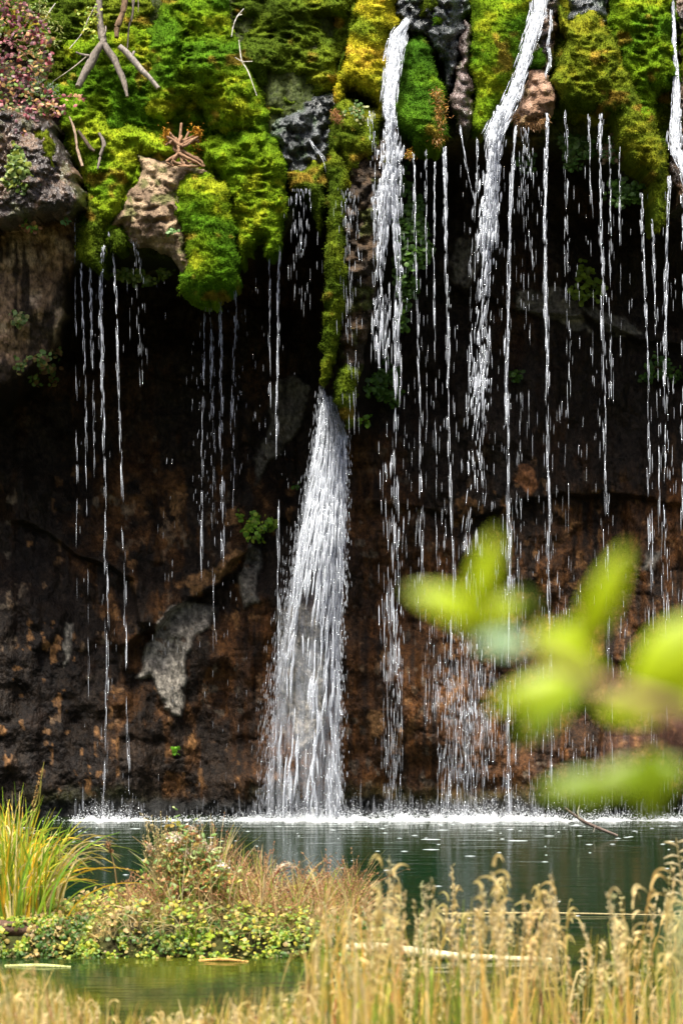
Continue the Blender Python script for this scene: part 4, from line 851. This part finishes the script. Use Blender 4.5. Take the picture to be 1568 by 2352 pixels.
# near bank under the grass
gx2, gy2 = np.meshgrid(np.linspace(-14, 14, 160), np.linspace(-14, 14.2, 160))
zb = np.clip(.10 * (14.0 - gy2), -1, 1.4) - .12 + .07 * fbm(gx2 * 1.3, gy2 * 1.3, 0, 3, 4)
def bank_z(x, y): return np.clip(.10 * (14.0 - y), -1, 1.4) - .12 + .07 * fbm(x * 1.3, y * 1.3, 0, 3, 4)
cc = mixc([.10, .07, .03], [.20, .15, .05], .5 + .6 * fbm(gx2 * 3, gy2 * 3, 0, 5, 4))
bk = mesh_obj("ground", [(np.stack([gx2, gy2, zb], -1).reshape(-1, 3), grid_faces(160, 160), cc.reshape(-1, 3))], M_ground, smooth=True); bk["kind"] = "structure"

# travertine dam / islet across the left half
gx2, gy2 = np.meshgrid(np.linspace(-4.2, 0.45, 260), np.linspace(17.0, 18.6, 70))
prof = np.clip(1 - ((gy2 - 17.85) / .62) ** 4, -1, 1) * sst(.40, -.1, gx2)
def isl_h(x, y): return (.19 + .10 * fbm(x * 3.5, y * 3, 0, 9, 4) + .10 * np.exp(-((x + 1.1) / .5) ** 2)) * np.clip(1 - ((y - 17.85) / .62) ** 4, -1, 1) * sst(.40, -.1, x) - .02
zz = isl_h(gx2, gy2)
cc = mixc([.025, .02, .01], [.04, .05, .01], .5 + .8 * fbm(gx2 * 6, gy2 * 6, zz * 6, 15, 4))
il = mesh_obj("islet", [(np.stack([gx2, gy2, zz], -1).reshape(-1, 3), grid_faces(*gx2.shape), cc.reshape(-1, 3))], M_ground, smooth=True); il["kind"] = "structure"

# ------------------------------------------------------------------ blades of grass
def blades(base, top, bend, wid, cols, K=9, arch=.0, face=.6):
    """curved tapering strips from base (N,3) to top (N,3)"""
    n = len(base); s = np.linspace(0, 1, K)[None, :, None]
    h = (top - base)[:, None]; hor = h * [1, 1, 0]; ver = h * [0, 0, 1]
    arch = np.broadcast_to(np.asarray(arch, float), (n,))[:, None, None]
    zf = (s - arch * s ** 4) / (1 - arch * 1.0 + 1e-9) if False else (s - arch * s ** 4)
    p = base[:, None] + hor * s ** 2.0 + ver * zf + bend[:, None] * (s * (1 - s)) * 1.0
    tg = np.gradient(p, axis=1); ang = R.normal(0, face, n)
    fd = np.stack([np.sin(ang), -np.cos(ang), ang * 0], 1)[:, None]
    sd2 = norm(np.cross(tg, np.broadcast_to(fd, tg.shape)))
    ww = wid[:, None, None] * (1 - s ** 2.2 * .92) * .5
    v = np.stack([p - sd2 * ww, p + sd2 * ww], 2).reshape(n, -1, 3)
    i = np.arange(K - 1) * 2; f = np.stack([i, i + 1, i + 3, i + 2], 1)
    F = (f[None] + (np.arange(n) * 2 * K)[:, None, None]).reshape(-1, 4)
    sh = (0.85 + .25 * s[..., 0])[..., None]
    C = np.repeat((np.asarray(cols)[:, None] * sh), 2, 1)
    return v.reshape(-1, 3), F, C.reshape(-1, 3), p

def seedheads(p, start, per, ln, wd, cols):
    """spikelets hanging along the last part of the stems whose centre lines are p (N,K,3)"""
    n, K, _ = p.shape; t = R.uniform(start, 1, (n, per)) * (K - 1); i = np.minimum(t.astype(int), K - 2); f = (t - i)[..., None]
    a = np.take_along_axis(p, i[..., None], 1); bb = np.take_along_axis(p, i[..., None] + 1, 1); q = (a * (1 - f) + bb * f).reshape(-1, 3)
    tan = norm((bb - a).reshape(-1, 3)); m = len(q)
    d = norm(tan * .9 + R.normal(0, .35, (m, 3)) + [0, 0, -.25]); fr = frames(d, R.uniform(0, 6.28, m))
    L = R.uniform(.6, 1.3, m) * ln; W = R.uniform(.6, 1.2, m) * wd
    return inst(SP_V, SP_F, q, fr * np.stack([W, W, L], 1)[:, :, None], np.repeat(cols, per, 0) * R.uniform(.8, 1.25, (m, 1)))

STRAW = [[.68, .50, .17], [.76, .61, .30], [.56, .41, .10], [.60, .50, .10], [.68, .42, .10]]
GRS = [[.24, .32, .04], [.36, .38, .06], [.15, .22, .03]]
env = lambda x: np.interp(x, [-120, -40, 60, 150, 240, 330, 450, 560, 640, 700, 730, 790, 880, 940, 1010, 1080, 1150, 1230, 1275, 1300, 1345, 1390, 1440, 1500, 1560, 1650],
                          [2170, 2180, 2190, 2240, 2260, 2310, 2290, 2270, 2260, 2240, 2080, 1950, 1925, 1990, 1990, 1950, 1980, 1985, 1960, 2100, 2160, 2010, 2030, 2030, 1960, 2000])
def fg_grass():
    parts = []
    # tall flowering stalks
    n = 390; px_ = np.concatenate([R.uniform(700, 1640, 210), R.uniform(-90, 330, 70), R.uniform(330, 720, 110)]); Y = R.uniform(9.0, 12.8, n)
    lo = env(px_) + R.exponential(95, n) * np.where(px_ > 700, 1.15, .6); lo = np.minimum(lo, 2420)
    lo = lo + 70 * fbm(px_ / 38, 0, 0, 77, 2) * (px_ > 690) + 30; lean = R.normal(0, 30, n); base_x = px_ + lean
    x = (base_x - CX) * Y / FP; bz = bank_z(x, Y); base = np.stack([x, Y, bz - .03], 1)
    ar = R.uniform(.0, .22, n) * (R.uniform(0, 1, n) < .6) + .0
    top = P(px_, lo, Y); ztip = top[:, 2]; top[:, 2] = bz + (ztip - bz) / (1 - ar * .55); top[:, 0] += ar * R.choice([-1, 1], n) * .5
    cols = pick(STRAW, n, .8, 1.15); g = R.uniform(0, 1, n) < .15; cols[g] = pick(GRS, g.sum())
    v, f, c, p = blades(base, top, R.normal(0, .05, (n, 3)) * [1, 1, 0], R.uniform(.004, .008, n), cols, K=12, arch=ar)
    parts.append((v, f, c))
    k = (R.uniform(0, 1, n) < .42)
    ks = ~k | (R.uniform(0, 1, n) < .35)
    parts.append(seedheads(p[ks], .76, 44, .022, .0055, mixc(cols[ks], [.80, .70, .45], np.full(ks.sum(), .6))))
    ps_ = p[k]; per = 8; m = len(ps_); K = ps_.shape[1]
    tt = R.uniform(.72, 1, (m, per)) * (K - 1.01); i = tt.astype(int); f = (tt - i)[..., None]
    q = (np.take_along_axis(ps_, i[..., None], 1) * (1 - f) + np.take_along_axis(ps_, i[..., None] + 1, 1) * f).reshape(-1, 3)
    side = np.repeat(R.choice([-1, 1], m), per) * R.uniform(.2, 1, m * per); L = R.uniform(.05, .13, m * per)
    tp = q + np.stack([side * L * .8, R.normal(0, .02, m * per), L * R.uniform(.5, 1.1, m * per)], 1)
    v, f, c, _ = blades(q, tp, np.zeros((m * per, 3)), R.uniform(.008, .017, m * per), mixc(np.repeat(cols[k], per, 0), [.82, .66, .32], np.full(m * per, .6)), K=7, arch=R.uniform(.5, 1.1, m * per), face=.9)
    parts.append((v, f, c))
    # leaf blades
    for (n, xa, xb, m, ex) in ((420, 700, 1640, 90, 140), (620, -100, 330, 20, 50), (560, 300, 780, -10, 50), (620, 740, 1640, 230, 70)):
        px_ = R.uniform(xa, xb, n); Y = R.uniform(8.6, 12.6, n)
        lo = np.minimum(env(px_) + m + R.exponential(ex, n), 2460)
        x = (px_ + R.normal(0, 45, n) - CX) * Y / FP; bz = bank_z(x, Y); base = np.stack([x, Y, bz - .03], 1)
        ar = R.uniform(0, .5, n) * (R.uniform(0, 1, n) < .6)
        top = P(px_ + R.normal(0, 20, n), lo, Y); top[:, 2] = bz + (top[:, 2] - bz) / (1 - ar * .5); top[:, 0] += R.normal(0, .35, n) * ar
        cols = pick(STRAW, n, .7, 1.15); g = R.uniform(0, 1, n) < .30; cols[g] = pick(GRS, g.sum()); g = R.uniform(0, 1, n) < .06; cols[g] = pick([[.45, .2, .08], [.3, .12, .06]], g.sum())
        v, f, c, p = blades(base, top, R.normal(0, .06, (n, 3)) * [1, 1, 0], R.uniform(.010, .022, n), cols, K=8, arch=ar * 1.3)
        parts.append((v, f, c))
    # crinkled dry litter low in the stand
    n = 1800; px_ = R.uniform(-80, 1640, n); Y = R.uniform(8.5, 12, n); x = (px_ - CX) * Y / FP; bz = bank_z(x, Y)
    a = np.stack([x, Y, bz + R.uniform(0, .5, n) * (px_ > 650) + R.uniform(0, .12, n)], 1); bb = a + R.normal(0, .10, (n, 3)) + [0, 0, .03]
    v, f, c, p = blades(a, bb, R.normal(0, .08, (n, 3)), R.uniform(.008, .018, n), pick(STRAW + [[.4, .2, .08], [.75, .65, .42]], n, .7, 1.15), K=6, arch=.2, face=1.5)
    parts.append((v, f, c))
    return parts
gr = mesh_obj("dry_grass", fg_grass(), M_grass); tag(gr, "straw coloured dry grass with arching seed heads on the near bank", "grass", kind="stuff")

# islet plants -----------------------------------------------------
def at_islet(px, Y): x = (np.asarray(px, float) - CX) * Y / FP; return np.stack([x, Y, isl_h(x, Y)], 1)
sg = empty("sedge_clump", (-2.25, 17.8, .15), "tall green and yellow sedge clump at the left edge of the islet", "sedge")
n = 720; bx = R.normal(32, 38, n); Y = R.uniform(17.5, 18.2, n); base = at_islet(bx, Y)
h = R.uniform(.35, 1.0, n) * np.interp(bx, [-40, 20, 150, 220], [1, 1, .75, .4]); sp_ = R.normal(0, .12, n) + (bx - 40) * .0016
ar = R.uniform(0, .45, n); top = base + np.stack([sp_ * (1 + ar * 1.8), R.normal(0, .1, n), h], 1)
v, f, c, p = blades(base, top, R.normal(0, .05, (n, 3)), R.uniform(.010, .021, n), pick([[.30, .46, .03], [.40, .54, .04], [.55, .52, .05], [.75, .46, .03], [.16, .30, .03], [.72, .60, .26]], n, .8, 1.2), K=10, arch=ar)
mesh_obj("leaf_blades", [(v, f, c)], M_grass, sg)
n = 26; bx = R.uniform(60, 130, n); Y = R.uniform(17.5, 18.0, n); base = at_islet(bx, Y); ar = R.uniform(.35, .6, n)
top = base + np.stack([R.uniform(.25, .62, n), R.normal(0, .1, n), R.uniform(.55, .95, n)], 1)
v, f, c, p = blades(base, top, R.normal(0, .04, (n, 3)), R.uniform(.009, .013, n), pick([[.55, .40, .06], [.35, .40, .06], [.6, .48, .22]], n), K=14, arch=ar)
mesh_obj("arching_blades", [(v, f, c)], M_grass, sg)
st = []
for (x1, y1, x2, y2) in ((60, 1900, 102, 1750), (70, 1890, 96, 1795)):
    st += tube(P(np.array([x1 - 20, x1, (x1 + x2) / 2 + 5, x2]), np.array([2080, y1, (y1 + y2) / 2 + 10, y2]), 17.7), [.008, .006, .004, .003], [.35, .33, .08], sides=5)
    n = 60; t = R.uniform(.3, 1, n); pos = P(x1 + (x2 - x1) * t, y1 + (y2 - y1) * t, 17.7); st.append(spikes(pos, R.normal(0, 1, (n, 3)), R.uniform(.01, .022, n), R.uniform(.003, .005, n), 0, pick([[.45, .28, .10]], n)))
mesh_obj("seed_stalk", st, M_grass, sg)

# ground cover of round leaves (nobody could count it)
n = 9500; px_ = R.uniform(-60, 900, n); Y = R.uniform(17.2, 18.3, n)
dens = np.interp(px_, [-60, 0, 90, 210, 230, 360, 600, 760, 860, 900], [.9, .9, 1, .8, .4, .7, 1, 1, .6, .1]) * (fbm(px_ / 40, Y * 3, 0, 7, 3) > -.2)
k = R.uniform(0, 1, n) < dens; b0 = at_islet(px_[k], Y[k]); n = len(b0)
b0[:, 2] += R.uniform(.01, .09, n) * (1 + (np.abs(px_[k] - 480) < 260) * .6); b0[:, 2] = np.maximum(b0[:, 2], .01)
# front face leaves hang to the water
cg = leaves(b0, R.uniform(.010, .042, n) , [0, -.6, 1], mixc(pick([[.32, .36, .03], [.22, .30, .03], [.14, .24, .03], [.44, .38, .05], [.12, .18, .02], [.40, .30, .08]], n), pick([[.34, .22, .08], [.08, .13, .02], [.4, .3, .1]], n), sst(-.05, .35, fbm(b0[:, 0] * 5, b0[:, 1] * 5, 0, 27, 3)) * .9), 1.1, .5)
n2 = 8000; px2 = R.uniform(-50, 860, n2); z2 = R.uniform(.005, .24, n2); x2 = (px2 - CX) * 17.3 / FP
kk = fbm(px2 / 26, z2 * 14, 0, 17, 3) > -.05; pos = np.stack([x2, 17.85 - .62 * np.clip(1 - z2 / .25, .02, 1) ** .25 - R.uniform(.0, .05, n2), z2], 1)[kk]; m = len(pos)
cg2 = leaves(pos, R.uniform(.012, .032, m), [0, -1, .5], mixc(pick([[.30, .40, .03], [.16, .30, .03], [.42, .42, .04]], m), pick([[.05, .11, .015], [.10, .09, .02], [.07, .15, .02]], m), sst(-.25, .35, fbm(pos[:, 0] * 6, pos[:, 2] * 9, 0, 28, 3))), 1.1, .5)
gc = mesh_obj("ground_cover", [cg, cg2], M_leaf); tag(gc, "yellow-green round-leaved creeper covering the islet", "ground cover", kind="stuff")

# rusty dry undergrowth on the islet
n = 2600; px_ = np.concatenate([R.uniform(190, 830, 2000), R.uniform(540, 830, 600)]); Y = R.uniform(17.5, 18.3, n); base = at_islet(px_, Y)
hh_ = R.uniform(.08, .30, n) * np.interp(px_, [190, 260, 330, 420, 560, 640, 760, 830], [.3, .7, 1.2, 1.9, 1.7, 1.1, 1.2, 1.5]) * (1 + .45 * fbm(px_ / 22, 0, 0, 5, 2))
top = base + np.stack([R.normal(0, .12, n), R.normal(0, .05, n), hh_], 1)
v, f, c, p = blades(base, top, R.normal(0, .03, (n, 3)), R.uniform(.005, .010, n), pick([[.52, .33, .15], [.44, .22, .10], [.62, .48, .22], [.42, .40, .10], [.58, .38, .20], [.3, .4, .06], [.64, .54, .30]], n), K=6, arch=.05)
kx = (R.uniform(0, 1, n) < .35)
ug = [(v, f, c), seedheads(p[kx], .6, 12, .016, .008, pick([[.42, .22, .11], [.34, .16, .08]], kx.sum()))]
n = 520; px_ = R.uniform(180, 840, n); base = at_islet(px_, R.uniform(17.3, 17.6, n)); base[:, 2] = np.maximum(base[:, 2], .03)
v, f, c, p = blades(base, base + np.stack([R.normal(0, .09, n), R.uniform(-.12, 0, n), R.uniform(.04, .22, n)], 1), R.normal(0, .05, (n, 3)), R.uniform(.005, .010, n), pick([[.66, .56, .30], [.6, .5, .2], [.5, .34, .14]], n), K=6, arch=R.uniform(.2, 1.1, n))
ug.append((v, f, c))
u_ = mesh_obj("undergrowth", ug, M_grass); tag(u_, "rusty brown dry undergrowth on top of the islet", "undergrowth", kind="stuff")

# flowering bush in the middle of the islet
fb = empty("flowering_plant", (-1.05, 17.8, .18), "leafy plant with withered white flower heads in the middle of the islet", "plant")
tips = [(345, 1950), (395, 1925), (408, 1925), (418, 1935), (440, 1905), (436, 1935), (475, 1945), (482, 1955), (495, 1970), (520, 1995), (385, 1945), (455, 1960), (430, 1960), (465, 1935), (505, 1990), (410, 1890)]
stm, fl, lf = [], [], []
for i, (tx, ty) in enumerate(tips):
    b0 = P(430 + R.normal(0, 22), 2105, 17.75); t0 = P(tx, ty, 17.75 + R.normal(0, .1)); mid = (b0 + t0) / 2 + np.array([R.normal(0, .02), 0, .02])
    stm += tube([b0, mid, t0], [.006, .005, .003], [.30, .16, .06], sides=5, seed=i)
    n = 130; s = R.uniform(.25, 1.0, n); pos = b0 + (t0 - b0) * s[:, None] + R.normal(0, .045, (n, 3)); lf.append(leaves(pos, R.uniform(.03, .06, n), [0, -.8, .8], pick([[.26, .34, .10], [.18, .30, .08], [.34, .40, .16], [.42, .20, .08], [.48, .34, .08], [.14, .24, .05]], n), .45, .8, .2))
    if i != 15:
        n = 46; pos = t0 + R.normal(0, .016, (n, 3)); fl.append(spikes(pos, R.normal(0, 1, (n, 3)), R.uniform(.016, .030, n), R.uniform(.006, .010, n), .2, pick([[.70, .60, .48], [.60, .42, .28], [.78, .72, .62]], n)))
    else:
        n = 40; pos = t0 + R.normal(0, .009, (n, 3)); fl.append(spikes(pos, R.normal(0, 1, (n, 3)), R.uniform(.010, .016, n), R.uniform(.004, .007, n), .2, pick([[.55, .55, .06]], n)))
n = 900; pos = P(R.normal(445, 55, n), R.uniform(1985, 2110, n), 17.75 + R.normal(0, .14, n)); lf.append(leaves(pos, R.uniform(.02, .045, n), [0, -.8, .8], pick([[.26, .36, .08], [.16, .30, .05], [.42, .40, .08], [.40, .18, .07], [.48, .30, .08]], n), .55, .8, .2))
mesh_obj("stem", stm, M_wood, fb); mesh_obj("foliage", lf, M_leaf, fb); mesh_obj("flower_heads", fl, M_leaf, fb)
# pale grass tuft beside it
gt = []
n = 26; bx = R.uniform(350, 395, n); base = at_islet(bx, np.full(n, 17.7)); tx = R.uniform(322, 385, n); ty = R.uniform(1860, 1960, n); top = P(tx, ty, 17.7)
v, f, c, p = blades(base, top, R.normal(0, .03, (n, 3)), R.uniform(.005, .008, n), pick([[.62, .50, .24], [.55, .46, .2]], n), K=10, arch=.02)
tag(mesh_obj("grass_tuft", [(v, f, c), seedheads(p, .6, 26, .02, .006, pick([[.66, .54, .28]], n))], M_grass), "pale upright grass tuft on the left of the flowering plant", "grass tuft")
# seed stalk alone
ss = empty("dead_flower_stalk", P(272, 2080, 17.7), "lone brown dead flower stalk standing between the sedge and flowering plant", "flower stalk")
mesh_obj("stem", tube(P(np.array([278, 270, 262, 250]), np.array([2085, 2040, 1985, 1945]), 17.7), [.006, .005, .004, .004], [.32, .2, .09]), M_wood, ss)
for (x, y, r) in ((249, 1940, .018), (255, 1955, .013)):
    n = 90; pos = P(x, y, 17.7) + R.normal(0, r * .5, (n, 3)); mesh_obj("flower_head", [spikes(pos, R.normal(0, 1, (n, 3)), R.uniform(.01, .018, n), R.uniform(.004, .006, n), .1, pick([[.42, .22, .10], [.3, .15, .07]], n))], M_moss, ss)
# small flowers right of the islet
sf = empty("flowering_plant", P(640, 2100, 17.8), "small red-stemmed plant with a few white flowers right of the leafy flowering plant", "plant")
stm, fl = [], []
for (x, y) in ((640, 1992), (650, 1990), (662, 1985), (672, 1992), (635, 2000)):
    stm += tube(P(np.array([618, 620, 632, x]), np.array([2100, 2050, 2010, y]), 17.8), [.005, .004, .003, .0025], [.30, .10, .06], sides=5)
    n = 26; pos = P(x, y, 17.8) + R.normal(0, .010, (n, 3)); fl.append(spikes(pos, R.normal(0, 1, (n, 3)), R.uniform(.012, .02, n), R.uniform(.005, .008, n), .2, pick([[.74, .66, .5], [.6, .45, .3]], n)))
mesh_obj("stem", stm, M_wood, sf); mesh_obj("flower_heads", fl, M_leaf, sf)
# moss hump at the front of the islet
gx2, gy2 = np.meshgrid(np.linspace(-1, 1, 60), np.linspace(0, 1, 40)); a_ = gy2 * np.pi * .55; b_ = gx2 * np.pi * .5
mv = np.stack([-1.05 + .36 * np.sin(b_) * np.sin(a_ + .15), 17.55 - .28 * np.cos(b_) * np.sin(a_ + .15), .20 * np.cos(a_) + .0], -1)
mv += .02 * fbm(mv[..., 0] * 14, mv[..., 2] * 14, mv[..., 1] * 14, 4, 3)[..., None] * np.array([1, -1, 1]); col = moss_col(gx2 * 120, gy2 * 90, 'olive', 5).reshape(-1, 3) * 1.3; mvf = mv.reshape(-1, 3)
n = 5000; i = R.integers(0, len(mvf), n)
tag(mesh_obj("moss_hump", [(mvf, grid_faces(*gx2.shape), col), spikes(mvf[i] + R.normal(0, .006, (n, 3)), norm(mvf[i] - [-1.05, 17.7, 0]), R.uniform(.008, .018, n), R.uniform(.002, .004, n), 0, col[i] * R.uniform(.8, 1.4, (n, 1)))], M_moss), "rounded olive moss hump on the islet's front below the flowering plant", "moss")

# logs and sticks
def log(name, label, pts, rad, col, cat="log", seed=0):
    tag(mesh_obj(name, tube(pts, rad, col, sides=10, rough=.25, seed=seed, sub=6), M_wood), label, cat)
log("fallen_log", "brown rotten log end at the left edge of the islet under the sedge", [(-2.75, 17.45, .15), (-2.45, 17.42, .17), (-2.18, 17.45, .15), (-1.95, 17.5, .10)], [.05, .06, .05, .03], [.10, .06, .04], seed=3)
log("floating_log", "pale bleached log lying in the water right of the islet", [(.02, 17.25, .06), (.25, 17.2, .07), (.5, 17.15, .05), (.8, 17.12, .02), (1.4, 17.1, .0)], [.025, .035, .035, .03, .02], [.52, .46, .28], seed=5)
log("floating_reed", "short pale reed stem floating left in front of the islet", [(-2.22, 16.9, .0), (-2.0, 16.88, .006), (-1.78, 16.86, .0)], [.008, .015, .007], [.40, .42, .16], "reed", seed=7)
log("floating_reed", "short rust-coloured reed stem at the waterline below the moss hump", [(-.95, 17.1, .0), (-.8, 17.08, .012), (-.62, 17.06, .0)], [.008, .012, .006], [.5, .28, .08], "reed", seed=8)
log("floating_reed", "long thin stem lying on the dark water behind the seed heads at the right", [(.75, 19.1, .0), (1.5, 19.05, .012), (2.6, 19.0, .0)], [.006, .008, .005], [.34, .28, .14], "reed", seed=9)
pk = empty("driftwood_stick", P(1370, 1905, 24.2), "dark forked stick poking out of the pool in front of the foam", "stick")
mesh_obj("limb", tube(P(np.array([1297, 1318, 1345, 1380, 1417]), np.array([1856, 1872, 1890, 1905, 1920]), 23.6), [.008, .013, .017, .017, .012], [.16, .12, .10], rough=.3, seed=2), M_wood, pk)
mesh_obj("twig", tube(P(np.array([1330, 1326, 1330]), np.array([1880, 1866, 1850]), 23.58), [.007, .006, .004], [.45, .42, .30], seed=3), M_wood, pk)
mesh_obj("twig", tube(P(np.array([1366, 1364, 1362]), np.array([1898, 1904, 1911]), 23.57), [.005, .005, .004], [.5, .4, .35], seed=4), M_wood, pk)

# pale feathery reed at the right edge
fr_ = empty("seed_plume", P(1585, 2300, 11.5), "feathery pale seed plume reaching in from the right edge over the pool", "reed")
st, sh_ = [], []
mesh_obj("stem", tube(P(np.array([1590, 1580, 1566, 1552]), np.array([2330, 2180, 2050, 1925]), 11.5), [.005, .004, .003, .002], [.5, .4, .2], sides=5), M_grass, fr_)
for k in range(16):
    y = 1935 + k * 11; x = 1555 + (y - 1925) * .11; s = -1 if k % 2 else 1
    t0 = P(x, y, 11.5); t1 = P(x + s * R.uniform(18, 42), y - R.uniform(-4, 16), 11.5); m = (t0 + t1) / 2 + np.array([0, 0, .01])
    st += tube([t0, m, t1], [.002, .005, .002], [.55, .47, .28], sides=5, sub=3, seed=k)
mesh_obj("spikelets", st, M_grass, fr_)

# ------------------------------------------------------------------ out-of-focus leafy branch right in front of the lens side
BL_U = np.linspace(0, 1, 13); BL_W = np.array([-1, -.5, 0, .5, 1])
def big_leaf(x0, y0, x1, y1, wd, Y, col, parent, tilt=0.0, pale=None):
    x0, y0, wd = x0 - .12 * (x1 - x0), y0 - .12 * (y1 - y0), wd * .80; Y = Y * 1.14
    a = P(x0, y0, Y); b_ = P(x1, y1, Y + tilt); L = np.linalg.norm(b_ - a); d = (b_ - a) / L
    nrm = norm(np.array([[.15 * np.sin(x0), -1, .55]]))[0]; nrm = nrm - d * (nrm @ d); nrm /= np.linalg.norm(nrm); s = np.cross(d, nrm)
    U, W = np.meshgrid(BL_U, BL_W, indexing='ij'); hw = wd * Y / FP * .5 * np.sin(np.pi * np.clip(U, .0, 1) ** .8) ** .75
    v = a + U[..., None] * L * d + (W * hw)[..., None] * s + (.10 * L * np.sin(np.pi * U) - .25 * hw * np.abs(W))[..., None] * nrm
    c = np.tile(np.array(col), U.shape + (1,)) * (1 - .25 * (np.abs(W) < .1))[..., None]
    v2 = v - nrm * .0004
    F = grid_faces(*U.shape)
    o = mesh_obj("leaf", [(v.reshape(-1, 3), F, c.reshape(-1, 3)), (v2.reshape(-1, 3), F[:, ::-1], c.reshape(-1, 3))], M_bigleaf, parent, smooth=True)
    if pale: o["label"] = pale
LG = [.44, .56, .003]; LD = [.22, .33, .005]; LREFL = [.42, .62, .34]  # third tone has a pale reflection painted into the leaf colour
br = empty("leafy_branch", P(1640, 1640, 1.65), "blurred yellow-green leafy branch reaching in close at the right", "branch")
mesh_obj("stem", tube(P(np.array([1700, 1568, 1450, 1370, 1300, 1180]), np.array([1690, 1640, 1600, 1575, 1530, 1480]), 1.5), [.006, .005, .0045, .004, .003, .0015], [.24, .13, .10]), M_wood, br)
mesh_obj("stem", tube(P(np.array([1700, 1600, 1500, 1420, 1400]), np.array([1740, 1700, 1690, 1720, 1800]), 1.5), [.004, .002, .0018, .0014, .001], [.36, .20, .17]), M_wood, br)
for L in ((1085, 1430, 1140, 1215, 75, 1.2, LG), (1110, 1420, 935, 1355, 95, 1.2, LG), (1200, 1480, 1080, 1470, 70, 1.2, LREFL, "glossy leaf with a pale blue-green reflection in its colour"),
          (1340, 1470, 1440, 1250, 90, 1.25, LG), (1240, 1460, 1390, 1570, 110, 1.2, LG), (1300, 1570, 1125, 1625, 95, 1.22, LG), (1300, 1600, 1190, 1700, 85, 1.25, LD),
          (1590, 1440, 1440, 1620, 150, 1.2, LG), (1400, 1625, 1620, 1590, 120, 1.22, LG), (1600, 1500, 1500, 1640, 110, 1.2, LG), (1400, 1800, 1230, 1820, 85, 1.25, LD), (1380, 1790, 1480, 1810, 80, 1.25, LD),
          (1500, 1740, 1490, 1900, 100, 1.25, LD), (1560, 1760, 1500, 1800, 80, 1.25, LD), (1330, 1440, 1270, 1570, 120, 1.3, LG), (1180, 1380, 1110, 1440, 60, 1.3, LG), (1340, 1560, 1210, 1640, 110, 1.3, LD), (1620, 1560, 1450, 1660, 110, 1.3, LG), (1450, 1760, 1330, 1850, 80, 1.3, LD), (1230, 1420, 1190, 1350, 50, 1.3, [.10, .16, .01])):
    big_leaf(*L[:5], L[5] * 1.35, L[6], br, pale=L[7] if len(L) > 7 else None)
bl2 = empty("leafy_branch", P(1660, 2200, .95), "very blurred pale leaf edge near the lower right corner", "branch")
big_leaf(1640, 2060, 1545, 2240, 80, .95, [.30, .44, .22], bl2); big_leaf(1640, 2260, 1550, 2340, 80, .95, [.36, .46, .16], bl2)
mesh_obj("stem", tube(P(np.array([1700, 1660, 1640]), np.array([2250, 2200, 2120]), .95), [.002, .0015, .001], [.3, .2, .15]), M_wood, bl2)
